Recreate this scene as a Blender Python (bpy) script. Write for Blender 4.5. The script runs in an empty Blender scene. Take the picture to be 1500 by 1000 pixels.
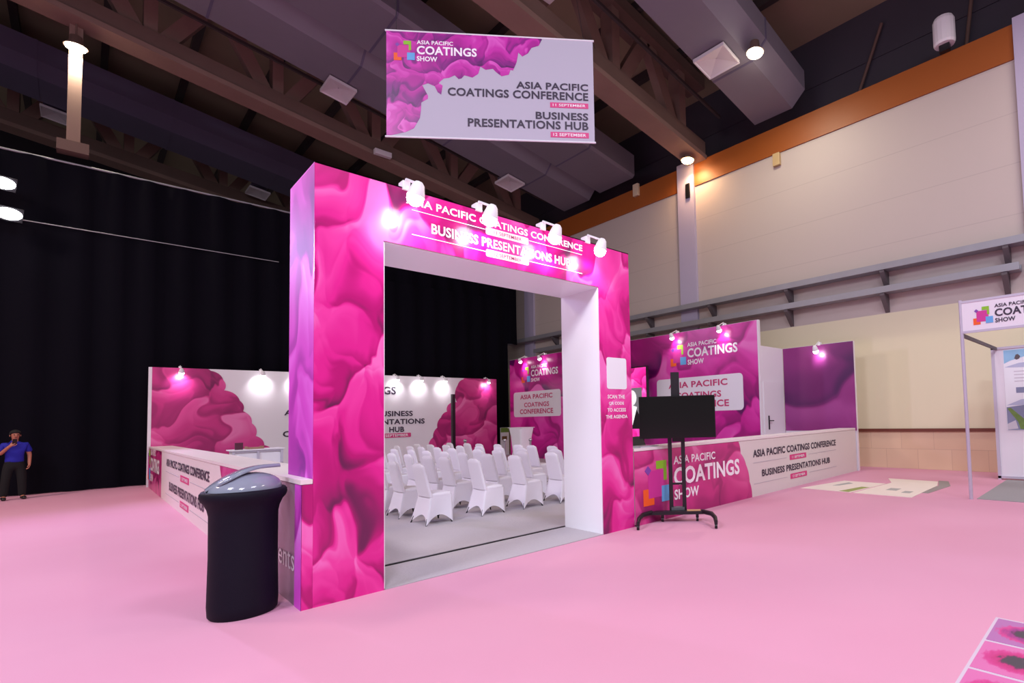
import bpy, bmesh, math, random
from mathutils import Vector, Matrix
from math import sin, cos, pi, sqrt

S = bpy.context.scene
COL = S.collection
V = Vector
random.seed(11)

# ------------------------------------------------------------------ camera
cam_d = bpy.data.cameras.new('camera')
cam = bpy.data.objects.new('camera', cam_d)
COL.objects.link(cam)
S.camera = cam
YAW, PITCH, ROLL = .842, .050, -.028
fw = V((sin(YAW)*cos(PITCH), cos(YAW)*cos(PITCH), sin(PITCH)))
rt0 = V((cos(YAW), -sin(YAW), 0))
up0 = rt0.cross(fw)
rt = rt0*cos(ROLL) + up0*sin(ROLL)
up = up0*cos(ROLL) - rt0*sin(ROLL)
M = Matrix((rt, up, -fw)).transposed().to_4x4()
M.translation = V((-1.388, -5.419, 1.6))
cam.matrix_world = M
cam_d.sensor_width = 36
cam_d.lens = 763.97/1500*36
cam_d.shift_x = (750-971.54)/1500
cam_d.shift_y = (569.34-500)/1500
cam_d.clip_end = 200
cam_d.clip_start = .05

# ------------------------------------------------------------------ light & exposure
S.view_settings.view_transform = 'Standard'
S.view_settings.look = 'None'
S.view_settings.exposure = 0.0
S.view_settings.gamma = 1.0
S.view_settings.use_curve_mapping = False
W = bpy.data.worlds.new('hall_ambient')
S.world = W
W.use_nodes = True
W.node_tree.nodes['Background'].inputs[0].default_value = (.93, .88, .96, 1)
W.node_tree.nodes['Background'].inputs[1].default_value = .24

def lamp(kind, name, loc, power, color=(1, 1, 1), target=None, size=.3, angle=None, blend=.5, parent=None):
    d = bpy.data.lights.new(name, kind)
    d.energy = power
    d.color = color
    if kind == 'AREA':
        d.shape = 'DISK'; d.size = size
    else:
        d.shadow_soft_size = size
    if kind == 'SPOT':
        d.spot_size = math.radians(angle or 90); d.spot_blend = blend
    o = bpy.data.objects.new(name, d)
    COL.objects.link(o)
    o.location = loc
    if target is not None:
        o.rotation_euler = (V(target)-V(loc)).to_track_quat('-Z', 'Y').to_euler()
    return o

# high-bay lamps of the hall that hang outside the picture
WARM = (1.0, .88, .80)
COOL = (.86, .86, 1.0)
for (x, y, z, p, c) in ((-5, -9.5, 11.5, 1100, COOL), (3, -9.5, 11.5, 720, COOL), (10.2, -7.5, 11.0, 340, WARM),
                        (-9, -2, 11.5, 1150, COOL), (-8.5, 10, 10.5, 900, (1, .8, .7))):
    lamp('AREA', 'high_bay_light', (x, y, z), p, c, (x*.8, y*.8+1, 0), 3.0)

# ------------------------------------------------------------------ materials
def new_mat(name):
    m = bpy.data.materials.new(name)
    m.use_nodes = True
    nt = m.node_tree
    return m, nt, nt.nodes['Principled BSDF']

def lin(c):
    return tuple(((x/12.92) if x <= .04045 else ((x+.055)/1.055)**2.4) for x in c)

def rgb(r, g, b):
    return lin((r/255, g/255, b/255))

def plain(name, col, rough=.5, metal=0, spec=.5, emit=0, ecol=None, noise=0, nscale=5, alpha=1, trans=0, bump=0, sheen=0):
    m, nt, b = new_mat(name)
    b.inputs['Base Color'].default_value = (*col, 1)
    b.inputs['Roughness'].default_value = rough
    b.inputs['Metallic'].default_value = metal
    b.inputs['Specular IOR Level'].default_value = spec
    b.inputs['Alpha'].default_value = alpha
    b.inputs['Transmission Weight'].default_value = trans
    b.inputs['Sheen Weight'].default_value = sheen
    if emit:
        b.inputs['Emission Color'].default_value = (*(ecol or col), 1)
        b.inputs['Emission Strength'].default_value = emit
    if noise or bump:
        tc = nt.nodes.new('ShaderNodeTexCoord')
        n = nt.nodes.new('ShaderNodeTexNoise')
        n.inputs['Scale'].default_value = nscale
        n.inputs['Detail'].default_value = 4
        nt.links.new(tc.outputs['Object'], n.inputs['Vector'])
        if noise:
            mx = nt.nodes.new('ShaderNodeMix'); mx.data_type = 'RGBA'
            mx.inputs[6].default_value = (*[c*(1-noise) for c in col], 1)
            mx.inputs[7].default_value = (*[min(1, c*(1+noise)) for c in col], 1)
            nt.links.new(n.outputs['Fac'], mx.inputs[0])
            nt.links.new(mx.outputs[2], b.inputs['Base Color'])
        if bump:
            bp = nt.nodes.new('ShaderNodeBump')
            bp.inputs['Strength'].default_value = bump
            bp.inputs['Distance'].default_value = .01
            nt.links.new(n.outputs['Fac'], bp.inputs['Height'])
            nt.links.new(bp.outputs['Normal'], b.inputs['Normal'])
    return m

def ramp(nt, stops):
    r = nt.nodes.new('ShaderNodeValToRGB')
    e = r.color_ramp.elements
    while len(e) < len(stops):
        e.new(.5)
    for el, (p, c) in zip(e, stops):
        el.position = p; el.color = (*c, 1)
    return r

def smoke(name, cols, scale=1.3, seed=0.0, rough=.3, warp=.55, stretch=(1, 1), spec=.5, emit=0):
    """printed artwork of billowing ink: lobes shaded from pale rim to dark crease"""
    m, nt, b = new_mat(name)
    N = nt.nodes.new; L = nt.links.new
    def math_(op, a, c=None, v=None):
        n = N('ShaderNodeMath'); n.operation = op; n.use_clamp = False
        for i, x in enumerate((a, c, v)):
            if x is None: continue
            if isinstance(x, (int, float)): n.inputs[i].default_value = x
            else: L(x, n.inputs[i])
        return n.outputs[0]
    def vm(op, a, c=None, scale_=None):
        n = N('ShaderNodeVectorMath'); n.operation = op
        for i, x in enumerate((a, c)):
            if x is None: continue
            if isinstance(x, tuple): n.inputs[i].default_value = x
            else: L(x, n.inputs[i])
        if scale_ is not None: n.inputs['Scale'].default_value = scale_
        return n.outputs['Value'] if op in ('DOT_PRODUCT', 'LENGTH') else n.outputs[0]
    tc = N('ShaderNodeTexCoord')
    mp = N('ShaderNodeMapping')
    mp.inputs['Location'].default_value = (seed*3.7, seed*1.9, 0)
    mp.inputs['Scale'].default_value = (stretch[0], stretch[1], 1)
    L(tc.outputs['UV'], mp.inputs['Vector'])
    base = mp.outputs[0]
    def noise(v, s, d=2):
        n = N('ShaderNodeTexNoise'); n.noise_dimensions = '2D'
        n.inputs['Scale'].default_value = s; n.inputs['Detail'].default_value = d
        L(v, n.inputs['Vector']); return n
    w1 = noise(base, .8*scale, 1)
    off = vm('SCALE', vm('SUBTRACT', w1.outputs['Color'], (.5, .5, .5)), scale_=2.0*warp/scale)
    v1 = vm('ADD', base, off)
    w2 = noise(v1, 2.0*scale, 1)
    v2 = vm('ADD', v1, vm('SCALE', vm('SUBTRACT', w2.outputs['Color'], (.5, .5, .5)), scale_=.5*warp/scale))
    def lobe(v, s, ld, soft=.16):
        vo = N('ShaderNodeTexVoronoi'); vo.voronoi_dimensions = '2D'; vo.feature = 'SMOOTH_F1'; vo.inputs['Smoothness'].default_value = soft
        vo.inputs['Scale'].default_value = s
        L(v, vo.inputs['Vector'])
        rel = vm('SCALE', vm('SUBTRACT', v, vo.outputs['Position']), scale_=s)
        t = vm('DOT_PRODUCT', rel, ld)
        ve = N('ShaderNodeTexVoronoi'); ve.voronoi_dimensions = '2D'; ve.feature = 'DISTANCE_TO_EDGE'
        ve.inputs['Scale'].default_value = s
        L(v, ve.inputs['Vector'])
        mr = N('ShaderNodeMapRange'); mr.interpolation_type = 'SMOOTHSTEP'
        mr.inputs['From Max'].default_value = .22
        mr.inputs['To Min'].default_value = .35
        L(ve.outputs['Distance'], mr.inputs['Value'])
        return t, mr.outputs[0]
    t1, c1 = lobe(v2, scale, (-.3, .9, 0))
    t2, c2 = lobe(vm('ADD', v2, (5.3, 2.1, 0)), scale*1.75, (.55, .75, 0), .3)
    lo = noise(base, .6*scale, 1).outputs['Fac']
    # crevices open only on the lower side of a lobe
    low = N('ShaderNodeMapRange'); low.interpolation_type = 'SMOOTHSTEP'
    low.inputs['From Min'].default_value = -.5; low.inputs['From Max'].default_value = .15
    L(t1, low.inputs['Value'])
    cr = math_('MAXIMUM', c1, low.outputs[0])
    tone = math_('MULTIPLY_ADD', t1, .5, .18)
    tone = math_('MULTIPLY_ADD', t2, .17, tone)
    tone = math_('MULTIPLY_ADD', lo, .68, tone)
    tone = math_('MULTIPLY', tone, math_('MULTIPLY_ADD', cr, .5, .5))
    d, md, mid, li, pale = cols
    r = ramp(nt, ((.05, d), (.26, md), (.46, mid), (.68, li), (.9, pale)))
    r.color_ramp.interpolation = 'EASE'
    L(tone, r.inputs[0])
    L(r.outputs[0], b.inputs['Base Color'])
    b.inputs['Roughness'].default_value = rough
    b.inputs['Specular IOR Level'].default_value = spec
    if emit:
        L(r.outputs[0], b.inputs['Emission Color'])
        b.inputs['Emission Strength'].default_value = emit
    return m

PINKS = (rgb(104, 30, 80), rgb(184, 16, 116), rgb(222, 34, 146), rgb(236, 62, 164), rgb(244, 116, 196))
MAGS = (rgb(92, 16, 90), rgb(158, 16, 116), rgb(198, 28, 144), rgb(222, 60, 170), rgb(234, 110, 192))
PURPS = (rgb(74, 26, 84), rgb(112, 34, 104), rgb(140, 46, 122), rgb(158, 66, 140), rgb(176, 92, 160))
ROSES = (rgb(120, 20, 84), rgb(165, 34, 108), rgb(200, 48, 130), rgb(218, 74, 150), rgb(232, 120, 180))
LILAC_LIT = (rgb(130, 40, 150), rgb(176, 44, 176), rgb(212, 70, 206), rgb(226, 104, 226), rgb(230, 150, 240))  # side print palette with the left floodlights' lavender light worked into the colours

MT = {}
MT['portal_print'] = smoke('portal_print', PINKS, 1.75, 1.3, .22, .75, (1.2, .7))
MT['portal_side'] = smoke('portal_side', LILAC_LIT, 1.2, 4.1, .55, .7, (1, .7))
MT['counter_print'] = smoke('counter_print', ROSES, 1.5, 2.2, .28, .6, (.8, .7))
MT['back_print'] = smoke('back_print', ROSES, .95, 5.3, .35, .75)
MT['stage_print'] = smoke('stage_print', MAGS, .75, 7.7, .3, .7, (.8, 1))
MT['purple_print'] = smoke('purple_print', PURPS, .42, 9.1, .35, .3)
MT['banner_print'] = smoke('banner_print', (rgb(80, 0, 90), rgb(132, 8, 128), rgb(172, 18, 148), rgb(200, 40, 170), rgb(220, 90, 196)), 2.6, 6.2, .4, .9)
MT['screen_print'] = smoke('screen_print', PINKS, 1.6, 8.2, .3, .6, emit=1.0)
MT['white_panel'] = plain('white_panel', rgb(232, 228, 236), .4)
MT['white_gloss'] = plain('white_gloss', rgb(240, 244, 250), .3)
MT['counter_white'] = plain('counter_white', rgb(236, 226, 226), .38)
MT['counter_white_shaded'] = plain('counter_white_shaded', rgb(220, 213, 210), .4)  # darker copy of the counter white, with the front counter's shade put in
MT['banner_white'] = plain('banner_white', rgb(186, 183, 198), .6)
MT['date_pink'] = plain('date_pink', rgb(214, 60, 130), .5)
MT['ink'] = plain('ink', rgb(52, 40, 62), .5)
MT['ink_white'] = plain('ink_white', rgb(250, 246, 252), .45)
MT['ink_pink'] = plain('ink_pink', rgb(196, 50, 110), .5)
MT['l_green'] = plain('l_green', rgb(140, 198, 40), .5)
MT['l_orange'] = plain('l_orange', rgb(240, 96, 30), .5)
MT['l_blue'] = plain('l_blue', rgb(100, 170, 226), .5)
MT['l_mag'] = plain('l_mag', rgb(206, 50, 150), .5)
MT['l_purple'] = plain('l_purple', rgb(130, 70, 170), .5)
MT['line_grey'] = plain('line_grey', rgb(190, 184, 192), .5)
MT['black_cloth'] = plain('black_cloth', rgb(14, 11, 27), .65, spec=.2, bump=.2, nscale=120)
MT['curtain_cloth'] = plain('curtain_cloth', rgb(11, 10, 19), .95, spec=.1)
MT['black_metal'] = plain('black_metal', rgb(24, 22, 28), .4)
MT['black_plastic'] = plain('black_plastic', rgb(16, 15, 18), .3)
MT['screen_black'] = plain('screen_black', rgb(14, 13, 13), .16)
MT['chair_cloth'] = plain('chair_cloth', rgb(232, 228, 238), .75, sheen=.2)
MT['steel'] = plain('steel', rgb(190, 190, 196), .3, metal=.9)
MT['galv'] = plain('galv', rgb(150, 150, 158), .45, metal=.3, noise=.1, nscale=3)
MT['bracket'] = plain('bracket', rgb(96, 88, 92), .6)
MT['lamp_white'] = plain('lamp_white', rgb(235, 235, 240), .4)
MT['lamp_glow'] = plain('lamp_glow', (1, .97, .95), .4, emit=26, ecol=(1, .96, .95))
MT['lamp_glow_soft'] = plain('lamp_glow_soft', (1, .97, .95), .4, emit=14, ecol=(1, .95, .96))
MT['bay_glow'] = plain('bay_glow', (1, .93, .75), .4, emit=30, ecol=(1, .88, .62))
MT['bay_orange'] = plain('bay_orange', (1, .8, .5), .4, emit=30, ecol=(1, .62, .28))
MT['flood_glow'] = plain('flood_glow', (1, 1, 1), .4, emit=30, ecol=(.97, 1, .96))
MT['lid_plastic'] = plain('lid_plastic', rgb(138, 144, 160), .12)
MT['duct'] = plain('duct', rgb(122, 117, 130), .55, noise=.12, nscale=.5)
MT['duct_dark'] = plain('duct_dark', rgb(96, 90, 116), .6, noise=.12, nscale=.5)
MT['diffuser'] = plain('diffuser', rgb(215, 208, 215), .5)
MT['truss'] = plain('truss', rgb(136, 108, 98), .65, noise=.15, nscale=1.5)
MT['truss_dark'] = plain('truss_dark', rgb(108, 84, 76), .7, noise=.15, nscale=1.5)
MT['roof'] = plain('roof', rgb(150, 134, 112), .8, noise=.2, nscale=.6)
MT['purlin'] = plain('purlin', rgb(62, 54, 54), .8)
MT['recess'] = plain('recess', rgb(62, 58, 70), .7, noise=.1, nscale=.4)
MT['band'] = plain('band', rgb(150, 78, 22), .5, noise=.06, nscale=.6)
MT['pillar'] = plain('pillar', rgb(178, 170, 196), .5)
MT['dado'] = plain('dado', rgb(110, 52, 40), .5)
MT['grey_carpet'] = plain('grey_carpet', rgb(176, 170, 176), .95, noise=.06, nscale=40, bump=.3)
MT['booth_carpet'] = plain('booth_carpet', rgb(150, 146, 150), .95, noise=.06, nscale=40)
MT['paper'] = plain('paper', rgb(236, 222, 214), .6, noise=.05, nscale=3)
MT['skin'] = plain('skin', rgb(176, 112, 90), .5)
MT['shirt'] = plain('shirt', rgb(22, 24, 150), .8)
MT['trousers'] = plain('trousers', rgb(8, 7, 11), .9)
MT['shoe'] = plain('shoe', rgb(26, 18, 18), .4)
MT['hair'] = plain('hair', rgb(12, 9, 10), .9)
MT['alu'] = plain('alu', rgb(196, 190, 206), .4, metal=.2)
MT['grey_clad'] = plain('grey_clad', rgb(150, 120, 140), .35)

def carpet_mat():
    m, nt, b = new_mat('pink_carpet')
    N = nt.nodes.new; L = nt.links.new
    tc = N('ShaderNodeTexCoord')
    n = N('ShaderNodeTexNoise'); n.inputs['Scale'].default_value = .35; n.inputs['Detail'].default_value = 3
    L(tc.outputs['Object'], n.inputs['Vector'])
    r = ramp(nt, ((.3, rgb(213, 150, 176)), (.7, rgb(217, 158, 183))))
    L(n.outputs['Fac'], r.inputs[0])
    n2 = N('ShaderNodeTexNoise'); n2.inputs['Scale'].default_value = 300
    L(tc.outputs['Object'], n2.inputs['Vector'])
    bp = N('ShaderNodeBump'); bp.inputs['Strength'].default_value = .25; bp.inputs['Distance'].default_value = .004
    L(n2.outputs['Fac'], bp.inputs['Height'])
    L(bp.outputs[0], b.inputs['Normal'])
    L(r.outputs[0], b.inputs['Base Color'])
    b.inputs['Roughness'].default_value = .7
    b.inputs['Specular IOR Level'].default_value = .25
    return m
MT['pink_carpet'] = carpet_mat()

def wall_mat():
    m, nt, b = new_mat('hall_wall_paint')
    N = nt.nodes.new; L = nt.links.new
    tc = N('ShaderNodeTexCoord')
    sp = N('ShaderNodeSeparateXYZ'); L(tc.outputs['Object'], sp.inputs[0])
    def band(z0, z1):
        mr = N('ShaderNodeMapRange')
        mr.inputs['From Min'].default_value = z0; mr.inputs['From Max'].default_value = z1
        L(sp.outputs['Z'], mr.inputs['Value']); return mr.outputs[0]
    n = N('ShaderNodeTexNoise'); n.inputs['Scale'].default_value = .5; n.inputs['Detail'].default_value = 3
    L(tc.outputs['Object'], n.inputs['Vector'])
    # travertine tiles below the dado
    br = N('ShaderNodeTexBrick')
    br.inputs['Color1'].default_value = (*rgb(228, 200, 170), 1)
    br.inputs['Color2'].default_value = (*rgb(222, 192, 162), 1)
    br.inputs['Mortar'].default_value = (*rgb(206, 176, 150), 1)
    br.inputs['Scale'].default_value = 1; br.inputs['Mortar Size'].default_value = .006
    br.inputs['Brick Width'].default_value = .8; br.inputs['Row Height'].default_value = .52
    cb = N('ShaderNodeCombineXYZ'); L(sp.outputs['Y'], cb.inputs[0]); L(sp.outputs['Z'], cb.inputs[1])
    L(cb.outputs[0], br.inputs['Vector'])
    def mix(f, a, c):
        mx = N('ShaderNodeMix'); mx.data_type = 'RGBA'
        L(f, mx.inputs[0]) if not isinstance(f, float) else None
        for i, x in ((6, a), (7, c)):
            if isinstance(x, tuple): mx.inputs[i].default_value = (*x, 1)
            else: L(x, mx.inputs[i])
        return mx.outputs[2]
    c = mix(band(1.03, 1.04), br.outputs['Color'], rgb(228, 221, 189))
    c = mix(band(4.2, 4.22), c, rgb(190, 178, 173))
    c = mix(n.outputs['Fac'], c, c)
    # fine horizontal board joints on the upper wall
    wv = N('ShaderNodeMath'); wv.operation = 'MODULO'; wv.inputs[1].default_value = 1.22
    L(sp.outputs['Z'], wv.inputs[0])
    lt = N('ShaderNodeMath'); lt.operation = 'LESS_THAN'; lt.inputs[1].default_value = .02
    L(wv.outputs[0], lt.inputs[0])
    up_ = N('ShaderNodeMath'); up_.operation = 'MULTIPLY'
    L(lt.outputs[0], up_.inputs[0]); L(band(4.3, 4.31), up_.inputs[1])
    f = N('ShaderNodeMath'); f.operation = 'MULTIPLY'; f.inputs[1].default_value = .5
    L(up_.outputs[0], f.inputs[0])
    c = mix(f.outputs[0], c, rgb(164, 152, 150))
    L(c, b.inputs['Base Color'])
    b.inputs['Roughness'].default_value = .6
    return m
MT['hall_wall'] = wall_mat()

# ------------------------------------------------------------------ geometry helpers
class MB:
    def __init__(self):
        self.v = []; self.f = []; self.uv = []; self.smooth = []; self.lines = []
    def take(self):
        o = MB(); o.v, o.f, o.uv, o.smooth = self.v, self.f, self.uv, self.smooth
        self.v = []; self.f = []; self.uv = []; self.smooth = []
        return o
    def add(self, verts, faces, uvs=None, smooth=False):
        k = len(self.v)
        self.v += [V(p) for p in verts]
        for i, f in enumerate(faces):
            self.f.append([k+j for j in f]); self.smooth.append(smooth)
            if uvs: self.uv.append([uvs[j] for j in f])
            else: self.uv.append(None)
        return self
    def box(self, a, b):
        (x0, y0, z0), (x1, y1, z1) = a, b
        p = [(x0, y0, z0), (x1, y0, z0), (x1, y1, z0), (x0, y1, z0), (x0, y0, z1), (x1, y0, z1), (x1, y1, z1), (x0, y1, z1)]
        return self.add(p, [(3, 2, 1, 0), (4, 5, 6, 7), (0, 1, 5, 4), (1, 2, 6, 5), (2, 3, 7, 6), (3, 0, 4, 7)])
    def obox(self, c, ax, ay, az, h):
        """box about centre c with unit axes and half sizes"""
        c = V(c); ax = V(ax)*h[0]; ay = V(ay)*h[1]; az = V(az)*h[2]
        p = [c+ax*i+ay*j+az*k for k in (-1, 1) for (i, j) in ((-1, -1), (1, -1), (1, 1), (-1, 1))]
        return self.add(p, [(3, 2, 1, 0), (4, 5, 6, 7), (0, 1, 5, 4), (1, 2, 6, 5), (2, 3, 7, 6), (3, 0, 4, 7)])
    def bar(self, p, q, w, h, upv=(0, 0, 1)):
        p = V(p); q = V(q); d = (q-p); l = d.length; d.normalize()
        s = d.cross(V(upv))
        if s.length < 1e-4: s = d.cross(V((0, 1, 0)))
        s.normalize(); u = s.cross(d)
        return self.obox((p+q)/2, d, s, u, (l/2, w/2, h/2))
    def rings(self, rings, cap0=True, cap1=True, smooth=True):
        n = len(rings[0]); k0 = [p for r in rings for p in r]; f = []
        for i in range(len(rings)-1):
            for j in range(n):
                a = i*n+j; b = i*n+(j+1) % n
                f.append((a, b, b+n, a+n))
        self.add(k0, f, smooth=smooth)
        if cap0: self.add(rings[0], [tuple(range(n))[::-1]])
        if cap1: self.add(rings[-1], [tuple(range(n))])
        return self
    def tube(self, pts, r, n=10, smooth=True, cap=True):
        pts = [V(p) for p in pts]; rs = r if isinstance(r, (list, tuple)) else [r]*len(pts)
        R = []; prev = None
        for i, p in enumerate(pts):
            d = (pts[min(i+1, len(pts)-1)]-pts[max(i-1, 0)]).normalized()
            s = prev if prev is not None else (V((0, 0, 1)) if abs(d.z) < .9 else V((1, 0, 0)))
            s = (s-d*s.dot(d)).normalized(); prev = s; t = d.cross(s)
            R.append([p+(s*cos(2*pi*j/n)+t*sin(2*pi*j/n))*rs[i] for j in range(n)])
        return self.rings(R, cap, cap, smooth)
    def lathe(self, prof, c=(0, 0, 0), n=32, sx=1, sy=1):
        c = V(c)
        R = [[c+V((r*sx*cos(2*pi*j/n), r*sy*sin(2*pi*j/n), z)) for j in range(n)] for r, z in prof]
        return self.rings(R)
    def sphere(self, c, r, n=16, m=10, s=(1, 1, 1)):
        c = V(c); R = []
        for i in range(m+1):
            a = -pi/2+pi*i/m; rr = max(1e-4, r*cos(a))
            R.append([c+V((rr*cos(2*pi*j/n)*s[0], rr*sin(2*pi*j/n)*s[1], r*sin(a)*s[2])) for j in range(n)])
        return self.rings(R)

def wl(o):
    p = V((0, 0, 0))
    while o is not None:
        p = p+o.location; o = o.parent
    return p

def build(name, mb, mat, parent=None, base=None, local=False):
    for q in mb.lines: build(name, q, mat, parent, base, local)     # every line of writing a part of its own
    off = V((0, 0, 0))
    if base is not None: off = V(base)
    elif parent is not None and not local: off = wl(parent)
    me = bpy.data.meshes.new(name)
    me.from_pydata([tuple(p-off) for p in mb.v], [], mb.f)
    if any(u for u in mb.uv):
        lay = me.uv_layers.new(name='UVMap'); i = 0
        for u, f in zip(mb.uv, mb.f):
            for j in range(len(f)):
                lay.data[i].uv = u[j] if u else (0, 0); i += 1
    me.polygons.foreach_set('use_smooth', mb.smooth)
    me.materials.append(MT[mat] if isinstance(mat, str) else mat)
    me.update()
    o = bpy.data.objects.new(name, me)
    COL.objects.link(o)
    if base is not None: o.location = base
    if parent is not None: o.parent = parent
    return o

def bevel(o, w=.01, n=2):
    m = o.modifiers.new('bevel', 'BEVEL'); m.width = w; m.segments = n; m.limit_method = 'ANGLE'
    return o

def tag(o, label, cat, group=None):
    o['label'] = label; o['category'] = cat
    if group: o['group'] = group
    return o

def thing(name, label, cat, loc=(0, 0, 0), rz=0, group=None):
    o = bpy.data.objects.new(name, None)
    COL.objects.link(o)
    o.location = loc; o.rotation_euler = (0, 0, rz); o.empty_display_size = .2
    return tag(o, label, cat, group)

def struct(name, mb, mat, base=None, parent=None):
    o = build(name, mb, mat, parent, base)
    if parent is None: o['kind'] = 'structure'
    return o

class F:
    """frame of a flat sign: a runs along r, b along u, n out of the face"""
    def __init__(self, o, r, u=(0, 0, 1)):
        self.o = V(o); self.r = V(r).normalized(); self.u = V(u).normalized(); self.n = self.r.cross(self.u)
    def p(self, a, b, n=0):
        return self.o+self.r*a+self.u*b+self.n*n
    def sub(self, a, b):
        return F(self.p(a, b), self.r, self.u)

def tri(poly):
    """ear-clip a simple polygon"""
    from mathutils.geometry import tessellate_polygon
    return tessellate_polygon([[V((a, b, 0)) for a, b in poly]])

def slab(fr, poly, n0, n1, uvo=(0, 0)):
    """prism of a polygon given in frame coordinates, from depth n0 to n1 (n1 the face)"""
    mb = MB(); k = len(poly)
    area = sum(poly[i][0]*poly[(i+1) % k][1]-poly[(i+1) % k][0]*poly[i][1] for i in range(k))
    if area < 0: poly = poly[::-1]
    pts = [fr.p(a, b, n1) for a, b in poly]+[fr.p(a, b, n0) for a, b in poly]
    uv = [(a+uvo[0], b+uvo[1]) for a, b in poly]*2
    fs = []
    for t in tri(poly):
        t = list(t)
        (x0, y0), (x1, y1), (x2, y2) = [poly[i] for i in t]
        if (x1-x0)*(y2-y0)-(x2-x0)*(y1-y0) < 0: t = t[::-1]
        fs.append(tuple(t)); fs.append(tuple(i+k for i in t[::-1]))
    for i in range(k):
        j = (i+1) % k
        fs.append((i, i+k, j+k, j))
    return mb.add(pts, fs, uv)

def rect(a0, b0, a1, b1):
    return [(a0, b0), (a1, b0), (a1, b1), (a0, b1)]

def rrect(a0, b0, a1, b1, r, n=5):
    out = []
    for cx, cy, s in ((a1-r, b0+r, -pi/2), (a1-r, b1-r, 0), (a0+r, b1-r, pi/2), (a0+r, b0+r, pi)):
        for i in range(n+1):
            t = s+pi/2*i/n
            out.append((cx+r*cos(t), cy+r*sin(t)))
    return out

def scallop(pts, bulge=.3, n=7):
    """polyline whose every leg swells outwards to its right hand, like puffs of smoke"""
    out = []
    for (a0, b0), (a1, b1) in zip(pts[:-1], pts[1:]):
        dx, dy = a1-a0, b1-b0
        for i in range(n):
            t = i/n; h = bulge*4*t*(1-t)
            out.append((a0+dx*t+dy*h, b0+dy*t-dx*h))
    out.append(pts[-1])
    return out

_glyph = {}
def text_mesh(s, bold):
    key = (s, bold)
    if key in _glyph: return _glyph[key]
    cu = bpy.data.curves.new('lettering_curve', 'FONT')
    cu.body = s; cu.offset = bold; cu.resolution_u = 3; cu.space_character = 1.04
    o = bpy.data.objects.new('lettering_curve', cu)
    COL.objects.link(o)
    dg = bpy.context.evaluated_depsgraph_get()
    me = bpy.data.meshes.new_from_object(o.evaluated_get(dg))
    vs = [(v.co.x, v.co.y) for v in me.vertices]; fs = [tuple(p.vertices) for p in me.polygons]
    bpy.data.objects.remove(o); bpy.data.curves.remove(cu); bpy.data.meshes.remove(me)
    x0 = min(v[0] for v in vs); x1 = max(v[0] for v in vs); y0 = min(v[1] for v in vs); y1 = max(v[1] for v in vs)
    r = ([((x-x0)/(x1-x0), (y-y0)/(y1-y0)) for x, y in vs], fs)
    _glyph[key] = r
    return r

def letters(mb, fr, s, a0, b0, a1, b1, n=.006, bold=.027):
    if mb.v: mb.lines.append(mb.take())
    vs, fs = text_mesh(s, bold)
    f2 = []
    pts = [fr.p(a0+(a1-a0)*x, b0+(b1-b0)*y, n) for x, y in vs]
    for f in fs:
        f = list(f)
        (x0, y0), (x1, y1), (x2, y2) = vs[f[0]], vs[f[1]], vs[f[2]]
        if (x1-x0)*(y2-y0)-(x2-x0)*(y1-y0) < 0: f = f[::-1]
        f2.append(tuple(f))
    mb.add(pts, f2)
    return mb

def logo(parent, fr, s, n=.006, dark=False, squares='full'):
    """show mark; frame origin at the lower left of COATINGS, s metres wide for that word"""
    k = s/1.83
    g = lambda p: [(a*k, b*k) for a, b in p]
    mb = MB()
    letters(mb, fr, 'ASIA PACIFIC', 0, .33*k, 1.1*k, .46*k, n, .024)
    letters(mb, fr, 'COATINGS', 0, 0, 1.83*k, .28*k, n, .03)
    letters(mb, fr, 'SHOW', 0, -.22*k, .62*k, -.06*k, n, .028)
    build('lettering', mb, 'ink' if dark else 'ink_white', parent)
    mk = build('emblem', slab(fr, g([(-.58, -.12), (-.2, -.12), (-.2, .28), (-.58, .28)]), n-.004, n), 'l_mag', parent)
    build('green_angle', slab(fr, g([(-.4, .18+.12), (-.24, .3), (-.24, .12), (-.17, .12), (-.17, .42), (-.4, .42)]), n-.003, n+.001), 'l_green', mk)
    build('orange_angle', slab(fr, g([(-.69, -.22), (-.46, -.22), (-.46, -.12), (-.58, -.12), (-.58, .02), (-.69, .02)]), n-.003, n+.001), 'l_orange', mk)
    build('blue_square', slab(fr, g(rect(-.29, -.2, -.06, .04)), n-.003, n+.002), 'l_blue', mk)
    build('purple_diamond', slab(fr, g([(-.65, .29), (-.58, .22), (-.51, .29), (-.58, .36)]), n-.003, n+.001), 'l_purple', mk)

# ------------------------------------------------------------------ the hall
XW = 13.3
SL = .155
def chord_z(x): return 10.6+SL*(XW-x)
def duct_z(x): return 11.05+.17*(XW-x)

mb = MB().add([(-26, -16, 0), (14, -16, 0), (14, 30, 0), (-26, 30, 0)], [(0, 1, 2, 3)])
mb.box((-26, -16, -.1), (14, 30, -.02))
struct('floor', mb, 'pink_carpet')

mb = MB().box((XW, -16, 0), (XW+.3, 30, 10.0))
struct('wall_right', mb, 'hall_wall')
mb = MB().box((XW-.04, -16, 9.815), (XW+.3, 30, 10.665))
struct('trim_1', mb, 'band')
mb = MB().box((XW-.05, -16, .98), (XW, 30, 1.06))
struct('trim_2', mb, 'dado')
mb = MB().box((XW+1.2, -16, 10.6), (XW+1.3, 30, 15.0))
mb.box((XW+1.17, -16, 12.2), (XW+1.2, 30, 12.24))
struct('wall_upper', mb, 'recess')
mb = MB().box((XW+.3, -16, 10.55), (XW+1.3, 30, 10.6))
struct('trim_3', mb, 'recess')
for i, y in enumerate((6.25, -4.2, 16.3)):
    mb = MB().box((XW-.1, y-.38, 0), (XW+.28, y+.38, 10.78))
    struct('trim_%d' % (4+i), mb, 'pillar')

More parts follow.
